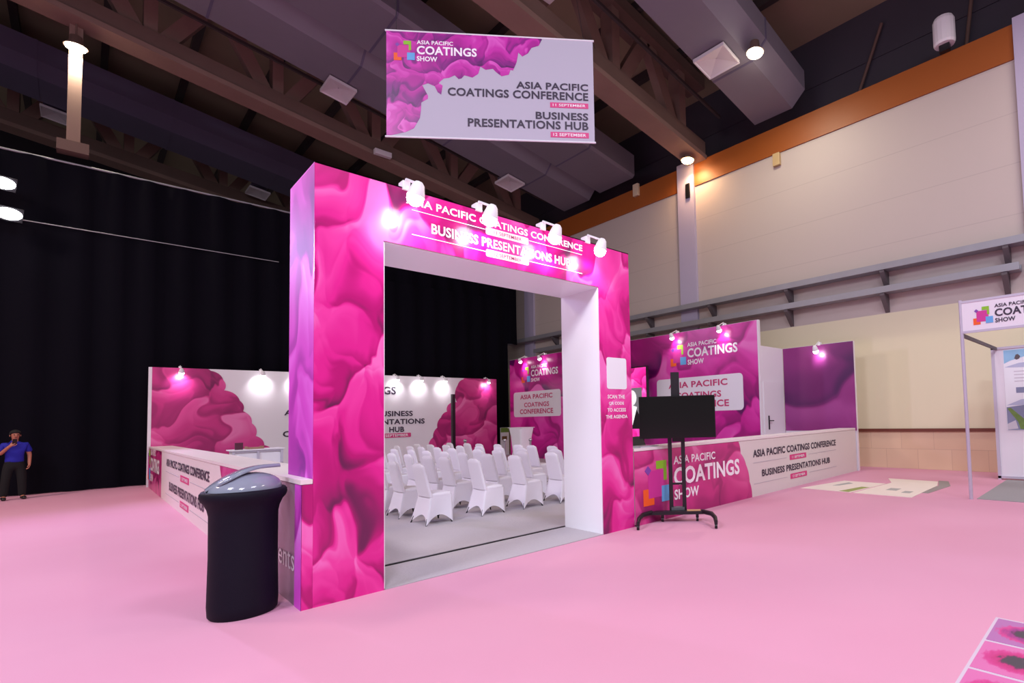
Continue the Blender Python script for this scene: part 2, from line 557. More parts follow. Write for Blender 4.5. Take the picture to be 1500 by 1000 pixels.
# roof deck, sloping down to the wall
z0 = lambda x: chord_z(x)+3.4
mb = MB()
for (a, b) in ((0, 0),):
    p = [(-26, -16, z0(-26)), (14.7, -16, z0(14.7)), (14.7, 34, z0(14.7)), (-26, 34, z0(-26))]
    q = [(x, y, z+.15) for x, y, z in p]
    mb.add(p+q, [(0, 1, 2, 3), (7, 6, 5, 4), (0, 4, 5, 1), (1, 5, 6, 2), (2, 6, 7, 3), (3, 7, 4, 0)])
ceil = struct('ceiling', mb, 'roof')
for k in range(17):
    x = 12.2-2.2*k
    mb = MB().box((x-.1, -16, z0(x)-.32), (x+.1, 34, z0(x)-.02))
    build('purlin', mb, 'purlin', ceil)
mb = MB().add([(-26, 34, 0), (14, 34, 0), (14, 34, 22), (-26, 34, 22)], [(0, 1, 2, 3)])
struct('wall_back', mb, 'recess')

where = {6.2: 'above the hanging banner', 16.3: 'above the black curtain top', 26.4: 'far behind the black curtain'}
for Y in (6.2, 16.3, 26.4):
    t = thing('roof_truss', 'brown steel roof truss running %s' % where[Y], 'roof truss', (XW, Y-.5, chord_z(XW)), 0, 'roof trusses')
    y0, y1 = Y-.9, Y-.1
    def sl(x0, x1, ya, yb, h, dz):
        m = MB()
        p = [(x, y, chord_z(x)+dz+k) for x in (x0, x1) for y in (ya, yb) for k in (0, h)]
        return m.add(p, [(0, 1, 3, 2), (6, 7, 5, 4), (0, 4, 5, 1), (2, 3, 7, 6), (1, 5, 7, 3), (4, 0, 2, 6)])
    build('bottom_chord', sl(-22, XW, y0, y1, .16, 0), 'truss', t)
    build('bottom_flange', sl(-22, XW, y0+.06, y0+.14, .5, .16), 'truss_dark', t)
    build('bottom_flange', sl(-22, XW, y1-.14, y1-.06, .5, .16), 'truss_dark', t)
    build('top_chord', sl(-22, XW, y0, y1, .4, 2.6), 'truss_dark', t)
    for k in range(11):
        x = 12.2-3.1*k
        m = MB().bar((x, Y-.5, chord_z(x)+.1), (x, Y-.5, chord_z(x)+2.7), .5, .3, (1, 0, 0))
        build('upright', m, 'truss', t)
        m = MB().bar((x-.1, Y-.5, chord_z(x)+.2), (x-1.45, Y-.5, chord_z(x-1.45)+2.65), .4, .3, (0, 1, 0))
        build('diagonal', m, 'truss', t)
        m = MB().bar((x-3.0, Y-.5, chord_z(x-3.0)+.2), (x-1.65, Y-.5, chord_z(x-1.65)+2.65), .4, .3, (0, 1, 0))
        build('diagonal', m, 'truss', t)
    m = MB().bar((-22, Y-1.5, chord_z(-22)+1.3), (XW, Y-1.5, chord_z(XW)+1.3), .09, .09)
    build('pipe', m, 'purlin', t)

# air ducts between the trusses
def duct(ya, yb, dz, h, label, mat='duct', bev=.45):
    t = thing('air_duct', label, 'air duct', (XW, (ya+yb)/2, duct_z(XW)+dz), 0, 'air ducts under the roof')
    prof = [(ya, 0), (yb, 0), (yb, h), (ya-bev, h), (ya-bev, bev*.9)]
    m = MB()
    R = []
    for x in (XW-.02, -22):
        R.append([V((x, y, duct_z(x)+dz+k)) for y, k in prof])
    m.rings(R, smooth=False)
    build('casing', m, mat, t)
    for k in range(9):
        x = 11.0-3.4*k
        R = [[V((xx, (ya+yb)/2+(y-(ya+yb)/2)*1.012, duct_z(xx)+dz+h/2+(q-h/2)*1.02)) for y, q in prof] for xx in (x-.03, x+.03)]
        build('flange', MB().rings(R, smooth=False), 'duct_dark', t)
    return t
duct(1.95, 3.3, 0, 1.0, 'grey air duct with square diffuser running over the stand towards the pale wall')
duct(11.7, 13.45, 0, 1.0, 'grey air duct passing behind the lower edge of the hanging banner')
duct(9.0, 11.0, .1, .9, 'wide grey air duct beside the truss above the hanging banner', bev=.1)
duct(21.9, 23.8, 0, 1.1, 'dark bluish air duct beyond the middle roof truss', 'duct_dark')

def diffuser(x, y, label, w=.39, d=.52):
    zc = duct_z(x)-.1
    t = thing('air_diffuser', label, 'air diffuser', (x, y, zc), 0, 'square air diffusers on the ducts')
    def P(a, b, k): return V((x+a, y+b, duct_z(x+a)-.1+k))
    ring = lambda s, k: [P(-w*s, -d*s, k), P(w*s, -d*s, k), P(w*s, d*s, k), P(-w*s, d*s, k)]
    m = MB().rings([ring(1, .06), ring(1, -.03), ring(.93, -.03), ring(.9, 0)], False, False, False)
    build('frame', m, 'diffuser', t)
    m = MB().rings([ring(.9, 0), ring(.04, .1)], False, True, False)
    build('cone', m, 'diffuser', t)
    m = MB().box((x-w*.8, y-d*.8, zc+.20), (x+w*.8, y+d*.8, zc+.30))
    build('neck', m, 'duct_dark', t)
diffuser(10.35, 2.72, 'square white air diffuser hung next to the bright round lamp, top right')
diffuser(4.08, 13.4, 'square white air diffuser left of the hanging banner')
diffuser(10.43, 13.42, 'square white air diffuser below the hanging banner')
diffuser(-2.2, 24.4, 'pale air diffuser beside the brown hanger post over the curtain')
diffuser(4.0, 24.6, 'pale air diffuser just left of the top of the entrance portal')

# lamps under the roof
def bay(x, y, z, label, glow, power, col, top):
    t = thing('bay_lamp', label, 'ceiling lamp', (x, y, z), 0, 'round lamps under the roof')
    build('housing', MB().lathe([(.05, .34), (.12, .3), (.14, .12), (.24, .02), (.24, 0)], (x, y, z)), 'truss_dark', t)
    build('lens', MB().sphere((x, y, z), .22, 16, 8, (1, 1, .5)), glow, t)
    build('rod', MB().tube([(x, y, z+.3), (x, y, top)], .02, 8), 'truss_dark', t)
    lamp('POINT', 'bay_glare', (x, y, z-.4), power*.09, col, None, .2)
    lamp('AREA', 'bay_light', (x, y, z-.2), power*1.1, col, (x*.9, y-.5, 0), .5)
bay(-1.65, 15.85, 12.25, 'glowing round lamp over the brown hanger post', 'bay_glow', 120, (1, .88, .66), chord_z(-1.65))
bay(10.6, 1.62, 11.3, 'bright round lamp beside the square diffuser, top right', 'bay_glow', 160, (1, .9, .7), duct_z(10.6)+.08)
bay(12.75, 5.75, 10.55, 'small orange glowing lamp over the lavender pillar top', 'bay_orange', 60, (1, .6, .3), 10.75)

t = thing('hanger_post', 'brown post hanging from the roof truss to the curtain rail', 'post', (-1.65, 16.1, 9.6))
build('post', MB().box((-1.78, 15.98, 9.6), (-1.52, 16.2, chord_z(-1.65)+.1)), 'truss', t)
build('plate', MB().box((-1.95, 15.9, 9.3), (-1.35, 16.3, 9.6)), 'truss_dark', t)

def small_box(name, label, cat, c, h, mat, group=None):
    o = build(name, MB().box(V(c)-V(h), V(c)+V(h)), mat, None, c)
    bevel(o, min(h)*.2)
    return tag(o, label, cat, group)
small_box('junction_box', 'small white box on the roof truss over the round lamp at far left', 'junction box', (-1.4, 15.9, 13.25), (.28, .12, .16), 'diffuser')
small_box('junction_box', 'white box on the roof truss just above the hanging banner', 'junction box', (6.4, 5.2, 12.55), (.22, .14, .16), 'diffuser')
small_box('junction_box', 'pale flat box on the truss near the banner lower left corner', 'junction box', (6.1, 15.2, 11.8), (.3, .1, .1), 'diffuser')
small_box('wall_sensor', 'beige box on the pale wall under the brown band', 'sensor box', (XW-.06, 2.53, 9.6), (.06, .12, .2), plain('beige_plastic', rgb(190, 164, 120), .5))
small_box('wall_sensor', 'cream box above the brown band left of the lavender pillar', 'sensor box', (XW-.1, 8.75, 10.55), (.06, .14, .24), plain('cream_plastic', rgb(206, 186, 160), .5))
small_box('wall_switch', 'small black box on the lavender pillar', 'switch box', (XW-.13, 6.12, 9.69), (.03, .09, .26), 'black_plastic')
t = thing('wall_speaker', 'white upright loudspeaker above the brown band at top right', 'loudspeaker', (XW-.1, -2.38, 10.67))
m = MB()
prof = lambda z, s: [V((XW-.1+.22*s*cos(a), -2.38+.26*s*sin(a), z)) for a in [2*pi*i/16 for i in range(16)]]
build('cabinet', m.rings([prof(10.84, .9), prof(10.9, 1), prof(11.46, 1), prof(11.55, .85)], smooth=False), 'lamp_white', t)
build('bracket', MB().box((XW-.18, -2.5, 10.665), (XW-.02, -2.26, 10.86)), 'black_metal', t)
for (y0, z0_, y1, z1_, lb) in ((.55, 10.68, -.5, 13.1, 'dark conduit slanting up the recess above the brown band, nearer the bright lamp'),
                               (-2.55, 10.68, -2.9, 13.0, 'dark conduit running up behind the white loudspeaker')):
    o = build('conduit', MB().tube([(XW+1.08, y0, 10.6), (XW+1.08, y1, z1_)], .05, 8), 'truss_dark', None, (XW+1.08, y0, z0_))
    tag(o, lb, 'conduit')

# cable trays along the right wall
def tray(z, y0, y1, label, ys):
    t = thing('cable_tray', label, 'cable tray', (XW-.25, 0, z), 0, 'cable trays on the pale wall')
    m = MB().box((XW-.42, y0, z-.17), (XW-.04, y1, z-.13)).box((XW-.42, y0, z-.13), (XW-.39, y1, z)).box((XW-.07, y0, z-.13), (XW-.04, y1, z))
    build('tray', m, 'galv', t)
    for y in ys:
        m = MB()
        P = [(XW-.4, y-.06, z-.18), (XW-.4, y+.06, z-.18), (XW-.01, y+.06, z-.18), (XW-.01, y-.06, z-.18)]
        Q = [(XW-.4, y-.06, z-.24), (XW-.4, y+.06, z-.24), (XW-.01, y+.06, z-.66), (XW-.01, y-.06, z-.66)]
        m.add(P+Q, [(0, 1, 2, 3), (7, 6, 5, 4), (0, 4, 5, 1), (1, 5, 6, 2), (2, 6, 7, 3), (3, 7, 4, 0)])
        build('bracket', m, 'bracket', t)
tray(5.5, -12, 17.9, 'upper galvanised cable tray on brackets along the pale wall', (14.1, 11.1, 8.1, 5.15, 2.22, -.64, -3.45, -6.4))
tray(4.88, -3.7, 15.5, 'lower galvanised cable tray ending near the booth fascia', (11.1, 8.1, 5.15, 2.25, -.62, -3.4))

# black curtain
def curtain(x0, x1, y, zb, zt, step=.16):
    m = MB(); n = int((x1-x0)/step); rows = 6
    P = []
    for j in range(rows+1):
        z = zb+(zt-zb)*j/rows
        for i in range(n+1):
            x = x0+(x1-x0)*i/n
            d = .075*sin(i*1.35+.6*sin(i*.31))+.03*sin(i*.53+j*.5)
            P.append((x, y+d, z))
    fs = []
    for j in range(rows):
        for i in range(n):
            a = j*(n+1)+i
            fs.append((a, a+1, a+n+2, a+n+1))
    return m.add(P, fs, smooth=True)
t = thing('backdrop_curtain', 'tall black pleated curtain hanging behind the whole stand', 'curtain', (0, 15.85, 0))
build('lower_drape', curtain(-20, 11.75, 15.85, .02, 7.1), 'curtain_cloth', t)
build('upper_drape', curtain(-20, 12.35, 15.98, 5.1, 8.95), 'curtain_cloth', t)
build('rail', MB().tube([(-20, 15.98, 8.98), (12.35, 15.98, 8.98)], .03, 8), 'galv', t)
build('tie_rail', MB().tube([(-20, 15.75, 7.12), (3, 15.75, 7.12)], .015, 8), 'galv', t)

# two floodlights in front of the curtain at far left
for (x, z, lb) in ((-2.78, 7.8, 'upper white floodlight in front of the black curtain at far left'), (-2.66, 7.05, 'lower white floodlight in front of the black curtain at far left')):
    c = V((x, 15.1, z)); d = (V((2, -1, 2))-c).normalized()
    t = thing('floodlight', lb, 'floodlight', c, 0, 'floodlights on the curtain rail')
    s = d.cross(V((0, 0, 1))).normalized(); u = s.cross(d)
    build('housing', MB().obox(c-d*.1, d, s, u, (.08, .24, .17)), 'black_metal', t)
    R = [[c+d*k+(s*cos(q)*.22+u*sin(q)*.14)*f for q in [2*pi*j/24 for j in range(24)]] for k, f in ((-.02, 1), (.02, 1), (.05, .8), (.065, .3))]
    build('lens', MB().rings(R), 'flood_glow', t)
    build('yoke', MB().tube([c-d*.1, c+V((0, .3, .1)), (x, 15.7, z+.07)], .02, 8), 'black_metal', t)
    lamp('SPOT', 'flood_beam', c+d*.12, 1100, (.66, .54, 1.0), (0, .4, 3.0), .2, 95, .6)

# ------------------------------------------------------------------ carpet of the stand
CH = 1.12
o = build('stand_carpet', MB().box((.39, .84, .0), (10.9, 14.95, .008)).box((.6, .0, 0), (3.38, .84, .008)), 'grey_carpet', None, (5, 7, 0))
tag(o, 'grey carpet inside the stand under the white chairs', 'carpet')
o = build('cable_cover', MB().box((.6, .835, .008), (3.4, .87, .02)), 'black_plastic', None, (2, .85, .008))
tag(o, 'thin black cable strip across the portal threshold', 'cable')

# ------------------------------------------------------------------ entrance portal
PW, PH, PD, W1, W2, H1 = 3.985, 4.0, .832, .587, 3.392, 3.402
FP = F((0, 0, 0), (1, 0, 0))
t = thing('entrance_portal', 'tall pink entrance portal with white lining and two lines of white lettering', 'entrance portal', (2, .4, 0))
def portal_body():
    m = MB()
    m.box((.01, .01, .0), (W1-.01, PD, PH-.01)); m.box((W2+.01, .01, 0), (PW-.01, PD, PH-.01)); m.box((W1-.02, .01, H1+.01), (W2+.02, PD, PH-.01))
    return m
portal_body_o = build('carcass', portal_body(), 'white_panel', t)
m = slab(FP, [(0, 0), (W1, 0), (W1, H1), (W2, H1), (W2, 0), (PW, 0), (PW, PH), (0, PH)], -.012, 0)
front = build('front_print', m, 'portal_print', t)
m = slab(F((0, PD, 0), (0, -1, 0)), rect(0, 0, PD-.0125, PH-.0125), -.012, 0, (7, 2))
build('side_print', m, 'portal_side', t)
m = slab(F((0, 0, PH), (1, 0, 0), (0, 1, 0)), rect(0, 0, PW, PD), -.012, 0, (3, 9))
build('top_print', m, 'portal_side', t)
m = MB()
m.box((W1, .0125, .008), (W1+.012, PD+.005, H1)); m.box((W2-.012, .0125, .008), (W2, PD+.005, H1)); m.box((W1, .0125, H1-.012), (W2, PD+.005, H1))
build('lining', m, 'white_gloss', t)
m = MB()
letters(m, FP, 'ASIA PACIFIC COATINGS CONFERENCE', .80, 3.84, 3.11, 3.925)
letters(m, FP, 'BUSINESS PRESENTATIONS HUB', 1.06, 3.585, 2.90, 3.695)
letters(m, FP, 'SCAN THE', 3.51, 1.85, 3.84, 1.905); letters(m, FP, 'QR CODE', 3.53, 1.755, 3.82, 1.805)
letters(m, FP, 'TO ACCESS', 3.50, 1.665, 3.855, 1.715); letters(m, FP, 'THE AGENDA', 3.47, 1.57, 3.885, 1.62)
build('lettering', m, 'ink_white', t)
m = MB()
for (a, b, c) in ((.86, 3.785, 1.68), (2.27, 3.79, 3.1), (.86, 3.527, 1.69), (2.27, 3.532, 3.1)):
    q = slab(FP, rect(a, b, c, b+.007), .001, .005); m.add(q.v, q.f)
build('hairline', m, 'ink_white', t)
for (b0, s) in ((3.735, '11 SEPTEMBER'), (3.478, '12 SEPTEMBER')):
    pl = build('date_plate', slab(FP, rrect(1.69, b0, 2.26, b0+.085, .02), .001, .005), 'white_gloss', t)
    m = letters(MB(), FP, s, 1.79, b0+.022, 2.16, b0+.064, .008, .01)
    build('lettering', m, 'ink_pink', pl)
build('code_plate', slab(FP, rrect(3.505, 1.985, 3.885, 2.43, .035), .001, .006), 'white_gloss', t)

# arm lights over the portal face
def arm_light(base, out, head, lens_dir, label, group, power, size=1.0, glow='lamp_glow', angle=120, target=None):
    base = V(base); head = V(head); d = V(lens_dir).normalized()
    t = thing('arm_spotlight', label, 'spotlight', base, 0, group)
    out = V(out)
    build('clamp', MB().obox(base+V((0, 0, .02*size)), out, out.cross(V((0, 0, 1))), (0, 0, 1), (.06*size, .04*size, .05*size)), 'lamp_white', t)
    build('arm', MB().tube([base+V((0, 0, .03)), base+out*.05+V((0, 0, .09*size)), head-d*.06*size+V((0, 0, .05*size)), head-d*.04*size], .015*size, 8), 'lamp_white', t)
    h = build('lamp_head', MB().tube([head-d*.13*size, head-d*.1*size, head+d*.0, head+d*.03*size], [.035*size, .06*size, .085*size, .09*size], 14), 'lamp_white', t)
    build('lens', MB().sphere(head+d*.05*size, .085*size, 14, 8), glow, t)
    lamp('SPOT', 'arm_light_beam', head+d*.125*size, power, (1, .96, .97), target if target is not None else head+d, .05, angle, .7)
    return t
for i, x in enumerate((.80, 1.60, 2.47, 3.2)):
    wo = ('first from the left, by the word ASIA', 'second from the left, by the word PACIFIC', 'third from the left, by the word CONFERENCE', 'last on the right, at the end of the lettering')[i]
    arm_light((x, .03, PH), (0, -1, 0), (x-.02, -.3, 3.84), (-.15, .2, -.95), 'white arm light on the portal, '+wo, 'arm lights on the portal', 34, .92, target=(x-.02, 0, 3.45))

# ------------------------------------------------------------------ left counter
FL = F((-.088, 0, 0), (0, -1, 0))
t = thing('side_counter', 'long low counter running back from the portal, white front with grey lettering', 'counter', (.1, 7.5, 0))
cm = MB().box((-.07, .015, 0), (-.005, 14.95, CH-.04)).box((-.005, PD+.02, 0), (.34, 14.95, CH-.04))
build('body', cm, 'counter_white', t)
build('worktop', MB().box((-.095, .0, CH-.04), (-.004, PD+.01, CH)).box((-.095, PD+.01, CH-.04), (.38, 14.95, CH)), 'counter_white', t)
build('print', slab(FL, rect(-14.95, 0, -11.55, CH-.045), -.012, 0), 'counter_print', t)
build('white_front', slab(FL, rect(-11.55, 0, -2.2, CH-.045), -.012, 0), 'counter_white', t)
edge = scallop([(-3.95, CH-.045), (-3.7, .85), (-3.45, .45), (-3.3, 0)], .1)
build('print', slab(FL, edge+[(-1.35, 0), (-1.35, CH-.045)], -.003, .002), 'counter_print', t)
build('grey_front', slab(FL, rect(-2.2, 0, -.16, CH-.045), -.014, -.002), 'grey_clad', t)
build('print', slab(FL, rect(-.2, 0, 0, CH-.045), -.003, .002, (4, 1)), 'portal_side', t)
build('end_print', slab(F((-.088, 0, 0), (1, 0, 0)), rect(0, 0, .087, CH-.045), -.01, 0, (2, 2)), 'portal_print', t)
m = MB()
letters(m, FL, 'ASIA PACIFIC COATINGS CONFERENCE', -10.5, .79, -4.8, .95)
letters(m, FL, 'BUSINESS PRESENTATIONS HUB', -9.9, .3, -5.25, .48)
build('lettering', m, 'ink', t)
for b0, s in ((.6, '11 SEPTEMBER'), (.12, '12 SEPTEMBER')):
    pl = build('date_plate', slab(FL, rect(-8.1, b0, -6.95, b0+.12), .001, .005), 'date_pink', t)
    build('lettering', letters(MB(), FL, s, -8.0, b0+.03, -7.05, b0+.09, .008, .01), 'ink_white', pl)
m = MB()
for b in (.66, .18):
    for a0, a1 in ((-10.6, -8.3), (-6.8, -4.6)):
        q = slab(FL, rect(a0, b, a1, b+.012), .001, .004); m.add(q.v, q.f)
build('hairline', m, 'line_grey', t)
logo(t, FL.sub(-14.3, .5), 2.3)
build('lettering', letters(MB(), FL, 'events', -1.05, .30, -.19, .46, .006, .0), 'ink_white', t)

# ------------------------------------------------------------------ right counter
t = thing('front_counter', 'low front counter right of the portal, pink print and white lettered front', 'counter', (8, .2, 0))
build('body', MB().box((4.0, .015, 0), (12.2, .38, CH-.04)), 'counter_white', t)
build('worktop', MB().box((4.0, -.01, CH-.04), (12.2, .42, CH)), 'counter_white', t)
build('white_front', slab(FP, rect(4.0, 0, 12.22, CH-.045), -.012, -.001), 'counter_white_shaded', t)
edge = scallop([(7.12, 0), (7.05, .3), (6.95, .62), (6.78, .85), (6.72, CH-.045)], .08)
build('print', slab(FP, [(4.0, 0)]+edge+[(4.0, CH-.045)], -.002, .002), 'counter_print', t)
logo(t, FP.sub(4.87, .48), 1.85, .006)
m = MB()
letters(m, FP, 'ASIA PACIFIC COATINGS CONFERENCE', 7.2, .74, 10.95, .885)
letters(m, FP, 'BUSINESS PRESENTATIONS HUB', 7.5, .35, 10.58, .485)
build('lettering', m, 'ink', t)
for b0, s in ((.575, '11 SEPTEMBER'), (.175, '12 SEPTEMBER')):
    pl = build('date_plate', slab(FP, rrect(8.63, b0, 9.38, b0+.11, .02), .001, .005), 'date_pink', t)
    build('lettering', letters(MB(), FP, s, 8.72, b0+.028, 9.29, b0+.08, .008, .01), 'ink_white', pl)
m = MB()
for b in (.63, .23):
    for a0, a1 in ((7.2, 8.5), (9.5, 10.95)):
        q = slab(FP, rect(a0, b, a1, b+.01), .001, .004); m.add(q.v, q.f)
build('hairline', m, 'line_grey', t)

# ------------------------------------------------------------------ back wall of the stand
BH, BY = 3.35, 15.03
FB = F((0, BY, 0), (1, 0, 0))
t = thing('back_panel_wall', 'long white printed panel wall with pink smoke at both ends, before the black curtain', 'panel wall', (5.3, BY, 0))
build('panel', MB().box((-.12, BY+.01, 0), (10.65, BY+.11, BH)), 'white_panel', t)
edge = scallop([(2.75, .75), (2.52, 1.0), (2.3, 1.3), (2.2, 1.7), (1.98, 2.08), (1.9, 2.4), (1.52, 2.72), (1.5, 3.02), (1.2, 3.3), (1.1, BH)], .16)
build('print', slab(FB, [(-.05, .0), (2.75, 0)]+edge+[(-.05, BH)], -.004, .003), 'back_print', t)
edge = scallop([(9.2, BH), (9.15, 3.3), (8.9, 3.05), (8.86, 2.35), (8.5, 2.25), (8.45, 1.98), (8.2, 1.75), (8.05, 1.35), (7.88, .98), (7.7, .6), (7.8, 0)], .14)
build('print', slab(FB, edge+[(10.65, 0), (10.65, BH)], -.004, .003), 'back_print', t)
m = MB()
letters(m, FB, 'ASIA PACIFIC', 3.03, 1.93, 4.9, 2.1); letters(m, FB, 'COATINGS', 3.2, 1.6, 4.75, 1.77); letters(m, FB, 'CONFERENCE', 3.0, 1.23, 4.95, 1.42)
letters(m, FB, 'BUSINESS', 5.8, 1.83, 7.1, 2.03); letters(m, FB, 'PRESENTATIONS', 5.2, 1.53, 7.55, 1.73); letters(m, FB, 'HUB', 6.25, 1.24, 6.78, 1.44)
build('lettering', m, 'ink', t)
pl = build('date_plate', slab(FB, rrect(5.8, 1.04, 7.03, 1.2, .03), .001, .005), 'date_pink', t)
build('lettering', letters(MB(), FB, '12 SEPTEMBER', 5.93, 1.07, 6.93, 1.17, .008, .012), 'ink_white', pl)
logo(t, FB.sub(4.55, 2.64), 1.94, .006, True)
for i, x in enumerate((.53, 2.41, 3.35, 4.5, 5.45, 6.44, 7.32, 8.26, 10.13)):
    wo = ['over the left pink smoke', 'just left of the portal', 'behind the portal edge', 'hidden behind the portal', 'hidden by the portal post', 'over the letters GS', 'over the word BUSINESS', 'left of the right pink smoke', 'over the right pink smoke'][i]
    arm_light((x, BY+.05, BH), (0, -1, 0), (x, BY-.3, BH-.13), (0, .4, -.9), 'small arm light on the back panel wall, '+wo, 'arm lights on the back panel wall', 40, .75, 'lamp_glow_soft', 110, (x, BY, BH-.4))

# ------------------------------------------------------------------ stage wall
SX, SH = 10.95, 4.14
FS = F((SX, 0, 0), (0, -1, 0))
t = thing('stage_panel_wall', 'high magenta printed stage wall with two white lettered plates', 'panel wall', (SX, 8, 0))
build('panel', MB().box((SX+.01, 2.06, 0), (SX+.11, 14.45, SH)), 'white_panel', t)
build('print', slab(FS, rect(-14.44, 0, -2.1, SH-.01), -.004, .003), 'stage_print', t)
for dy, wo in ((0, ''), (8.29, '')):
    pl = build('title_plate', slab(FS, rrect(-5.86-dy, 1.68, -2.6-dy, 2.72, .12), .003, .008), 'white_panel', t)
    m = MB()
    letters(m, FS, 'ASIA PACIFIC', -5.36-dy, 2.41, -3.12-dy, 2.6, .012); letters(m, FS, 'COATINGS', -5.08-dy, 2.08, -3.35-dy, 2.27, .012); letters(m, FS, 'CONFERENCE', -5.4-dy, 1.8, -3.09-dy, 2.0, .012)
    build('lettering', m, 'ink_pink', pl)
    logo(t, FS.sub(-4.56-dy, 3.32), 1.82, .008)
for i, y in enumerate((13.28, 11.93, 4.98, 3.2)):
    wo = ('above the far white plate, left', 'above the far white plate, right', 'above the near logo, left', 'above the near logo, right')[i]
    arm_light((SX+.05, y, SH), (-1, 0, 0), (SX-.24, y, SH-.14), (.45, 0, -.9), 'small arm light on the magenta stage wall, '+wo, 'arm lights on the stage wall', 40, .85, 'lamp_glow_soft', 110, (SX, y, SH-.4))

# screen in front of the stage wall
t = thing('video_screen', 'lit video screen with pink picture and a black and white portrait', 'screen', (10.6, 7.4, 0))
FV = F((10.55, 0, 0), (0, -1, 0))
build('frame', MB().box((10.57, 5.94, .86), (10.66, 8.9, 3.18)).box((10.58, 6.2, 0), (10.65, 6.3, .9)).box((10.58, 8.5, 0), (10.65, 8.6, .9)), 'black_metal', t)
build('picture', slab(FV, rect(-8.86, .9, -5.98, 3.14), -.02, 0), 'screen_print', t)
MT['portrait_grey'] = plain('portrait_grey', rgb(120, 120, 124), .4, emit=.5)
MT['portrait_white'] = plain('portrait_white', rgb(238, 238, 240), .4, emit=.7)
MT['portrait_black'] = plain('portrait_black', rgb(20, 20, 24), .4)
ph = build('portrait', slab(FV, rect(-8.0, 1.18, -6.16, 2.5), .001, .004), 'portrait_grey', t)
build('portrait_face', slab(FV, [(-6.62+.22*cos(a), 2.18+.25*sin(a)) for a in [2*pi*i/18 for i in range(18)]], .004, .008), 'portrait_white', ph)
build('portrait_suit', slab(FV, [(-7.2, 1.18), (-6.22, 1.18), (-6.28, 1.6), (-6.45, 1.86), (-6.6, 1.92), (-7.0, 1.8)], .004, .008), 'portrait_black', ph)
build('portrait_shirt', slab(FV, [(-6.72, 1.3), (-6.6, 1.3), (-6.38, 1.88), (-6.62, 1.95), (-6.84, 1.86)], .008, .012), 'portrait_white', ph)

# ------------------------------------------------------------------ store room: door wall and purple wall
t = thing('door_panel', 'white panel wall with a lever handle door beside the purple wall', 'door panel', (11.6, 2.06, 0))
build('panel', MB().box((11.06, 2.06, 0), (12.26, 2.14, 3.43)), 'white_panel', t)
dl = build('door', MB().box((11.1, 2.04, .01), (12.1, 2.065, 2.45)), 'white_panel', t)
build('handle', MB().box((11.29, 2.02, 1.12), (11.335, 2.04, 1.5)).tube([(11.31, 2.03, 1.36), (11.31, 1.97, 1.36), (11.46, 1.97, 1.36)], .014, 8), 'black_metal', dl)
PX = 12.25
FQ = F((PX, 0, 0), (0, -1, 0))
t = thing('purple_panel_wall', 'purple printed panel wall at the right end of the front counter', 'panel wall', (PX, 1, 0))
build('panel', MB().box((PX+.01, -.03, 0), (PX+.1, 2.05, 3.43)), 'white_panel', t)
build('print', slab(FQ, rect(-2.04, 1.05, .03, 3.42), -.004, .003), 'purple_print', t)
arm_light((PX+.04, .92, 3.43), (-1, 0, 0), (PX-.24, .92, 3.27), (.45, 0, -.9), 'small arm light on top of the purple panel wall', None, 24, .9, 'lamp_glow_soft', 110, (PX, .92, 3.1))

# ------------------------------------------------------------------ hanging banner
FH = F((1.834, 3.297, 0), (.7463, -.6656, 0))
BW, B0, B1 = 3.339, 6.222, 8.0
t = thing('hanging_banner', 'large white and magenta banner hanging from the roof', 'banner', FH.p(BW/2, B0))
build('cloth', slab(FH, rect(0, B0, BW, B1), -.012, 0), 'banner_white', t)
zc = [(1085, 80), (1062, 125), (1010, 140), (985, 178), (945, 200), (918, 172), (905, 240), (880, 296), (862, 292), (850, 325), (800, 336), (765, 310), (740, 285), (690, 292), (655, 270), (640, 320), (600, 345), (545, 330), (525, 352), (505, 355), (480, 330), (440, 348), (405, 352), (372, 382), (398, 400), (388, 462), (365, 446), (345, 405), (300, 385), (262, 398), (300, 470), (298, 490), (255, 515), (252, 570), (245, 620), (205, 690), (150, 715), (90, 728), (15, 742)]
def bq(x, y):
    u = (x-25)/(1445-25); top = 22+(90-22)*u; bot = 742+(790-742)*u
    return (max(0, u)*BW, B1-(y-top)/(bot-top)*(B1-B0))
poly = [(0, B1-.0)]+[(1040/1420*BW*0+bq(1060, 70)[0], B1)]+[bq(*p) for p in zc]
poly = [(min(max(a, 0), BW), min(max(b, B0), B1)) for a, b in poly]
build('print', slab(FH, poly, .0005, .003), 'banner_print', t)
m = MB()
for (s, x0, x1, yt, yb) in (('ASIA PACIFIC', 900, 1405, 392, 440), ('COATINGS CONFERENCE', 432, 1405, 452, 507), ('BUSINESS', 1032, 1402, 592, 642), ('PRESENTATIONS HUB', 566, 1402, 652, 708)):
    (a0, _), (a1, bb) = bq(x0, yb), bq(x1, yb); _, bt = bq(x1, yt)
    letters(m, FH, s, a0, bb, a1, bt)
build('lettering', m, 'ink', t)
for (yt, yb, s) in ((525, 562, '11 SEPTEMBER'), (725, 764, '12 SEPTEMBER')):
    a0, bb = bq(1134, yb); a1, _ = bq(1404, yb); bb = bq(1404, yb)[1]+.005; bt = bq(1404, yt)[1]
    pl = build('date_plate', slab(FH, rect(a0, bb, a1, bt), .001, .005), 'date_pink', t)
    build('lettering', letters(MB(), FH, s, a0+.045, bb+.022, a1-.045, bt-.022, .008, .012), 'ink_white', pl)
a0, bb = bq(227, 186); a1, _ = bq(632, 200)
logo(t, FH.sub(a0, bb-.005), a1-a0, .007)
m = MB().tube([FH.p(-.02, B0, -.006), FH.p(BW+.02, B0, -.006)], .016, 8)
build('lower_bar', m, 'lamp_white', t)
build('upper_bar', MB().tube([FH.p(-.02, B1, -.006), FH.p(BW+.02, B1, -.006)], .016, 8), 'lamp_white', t)
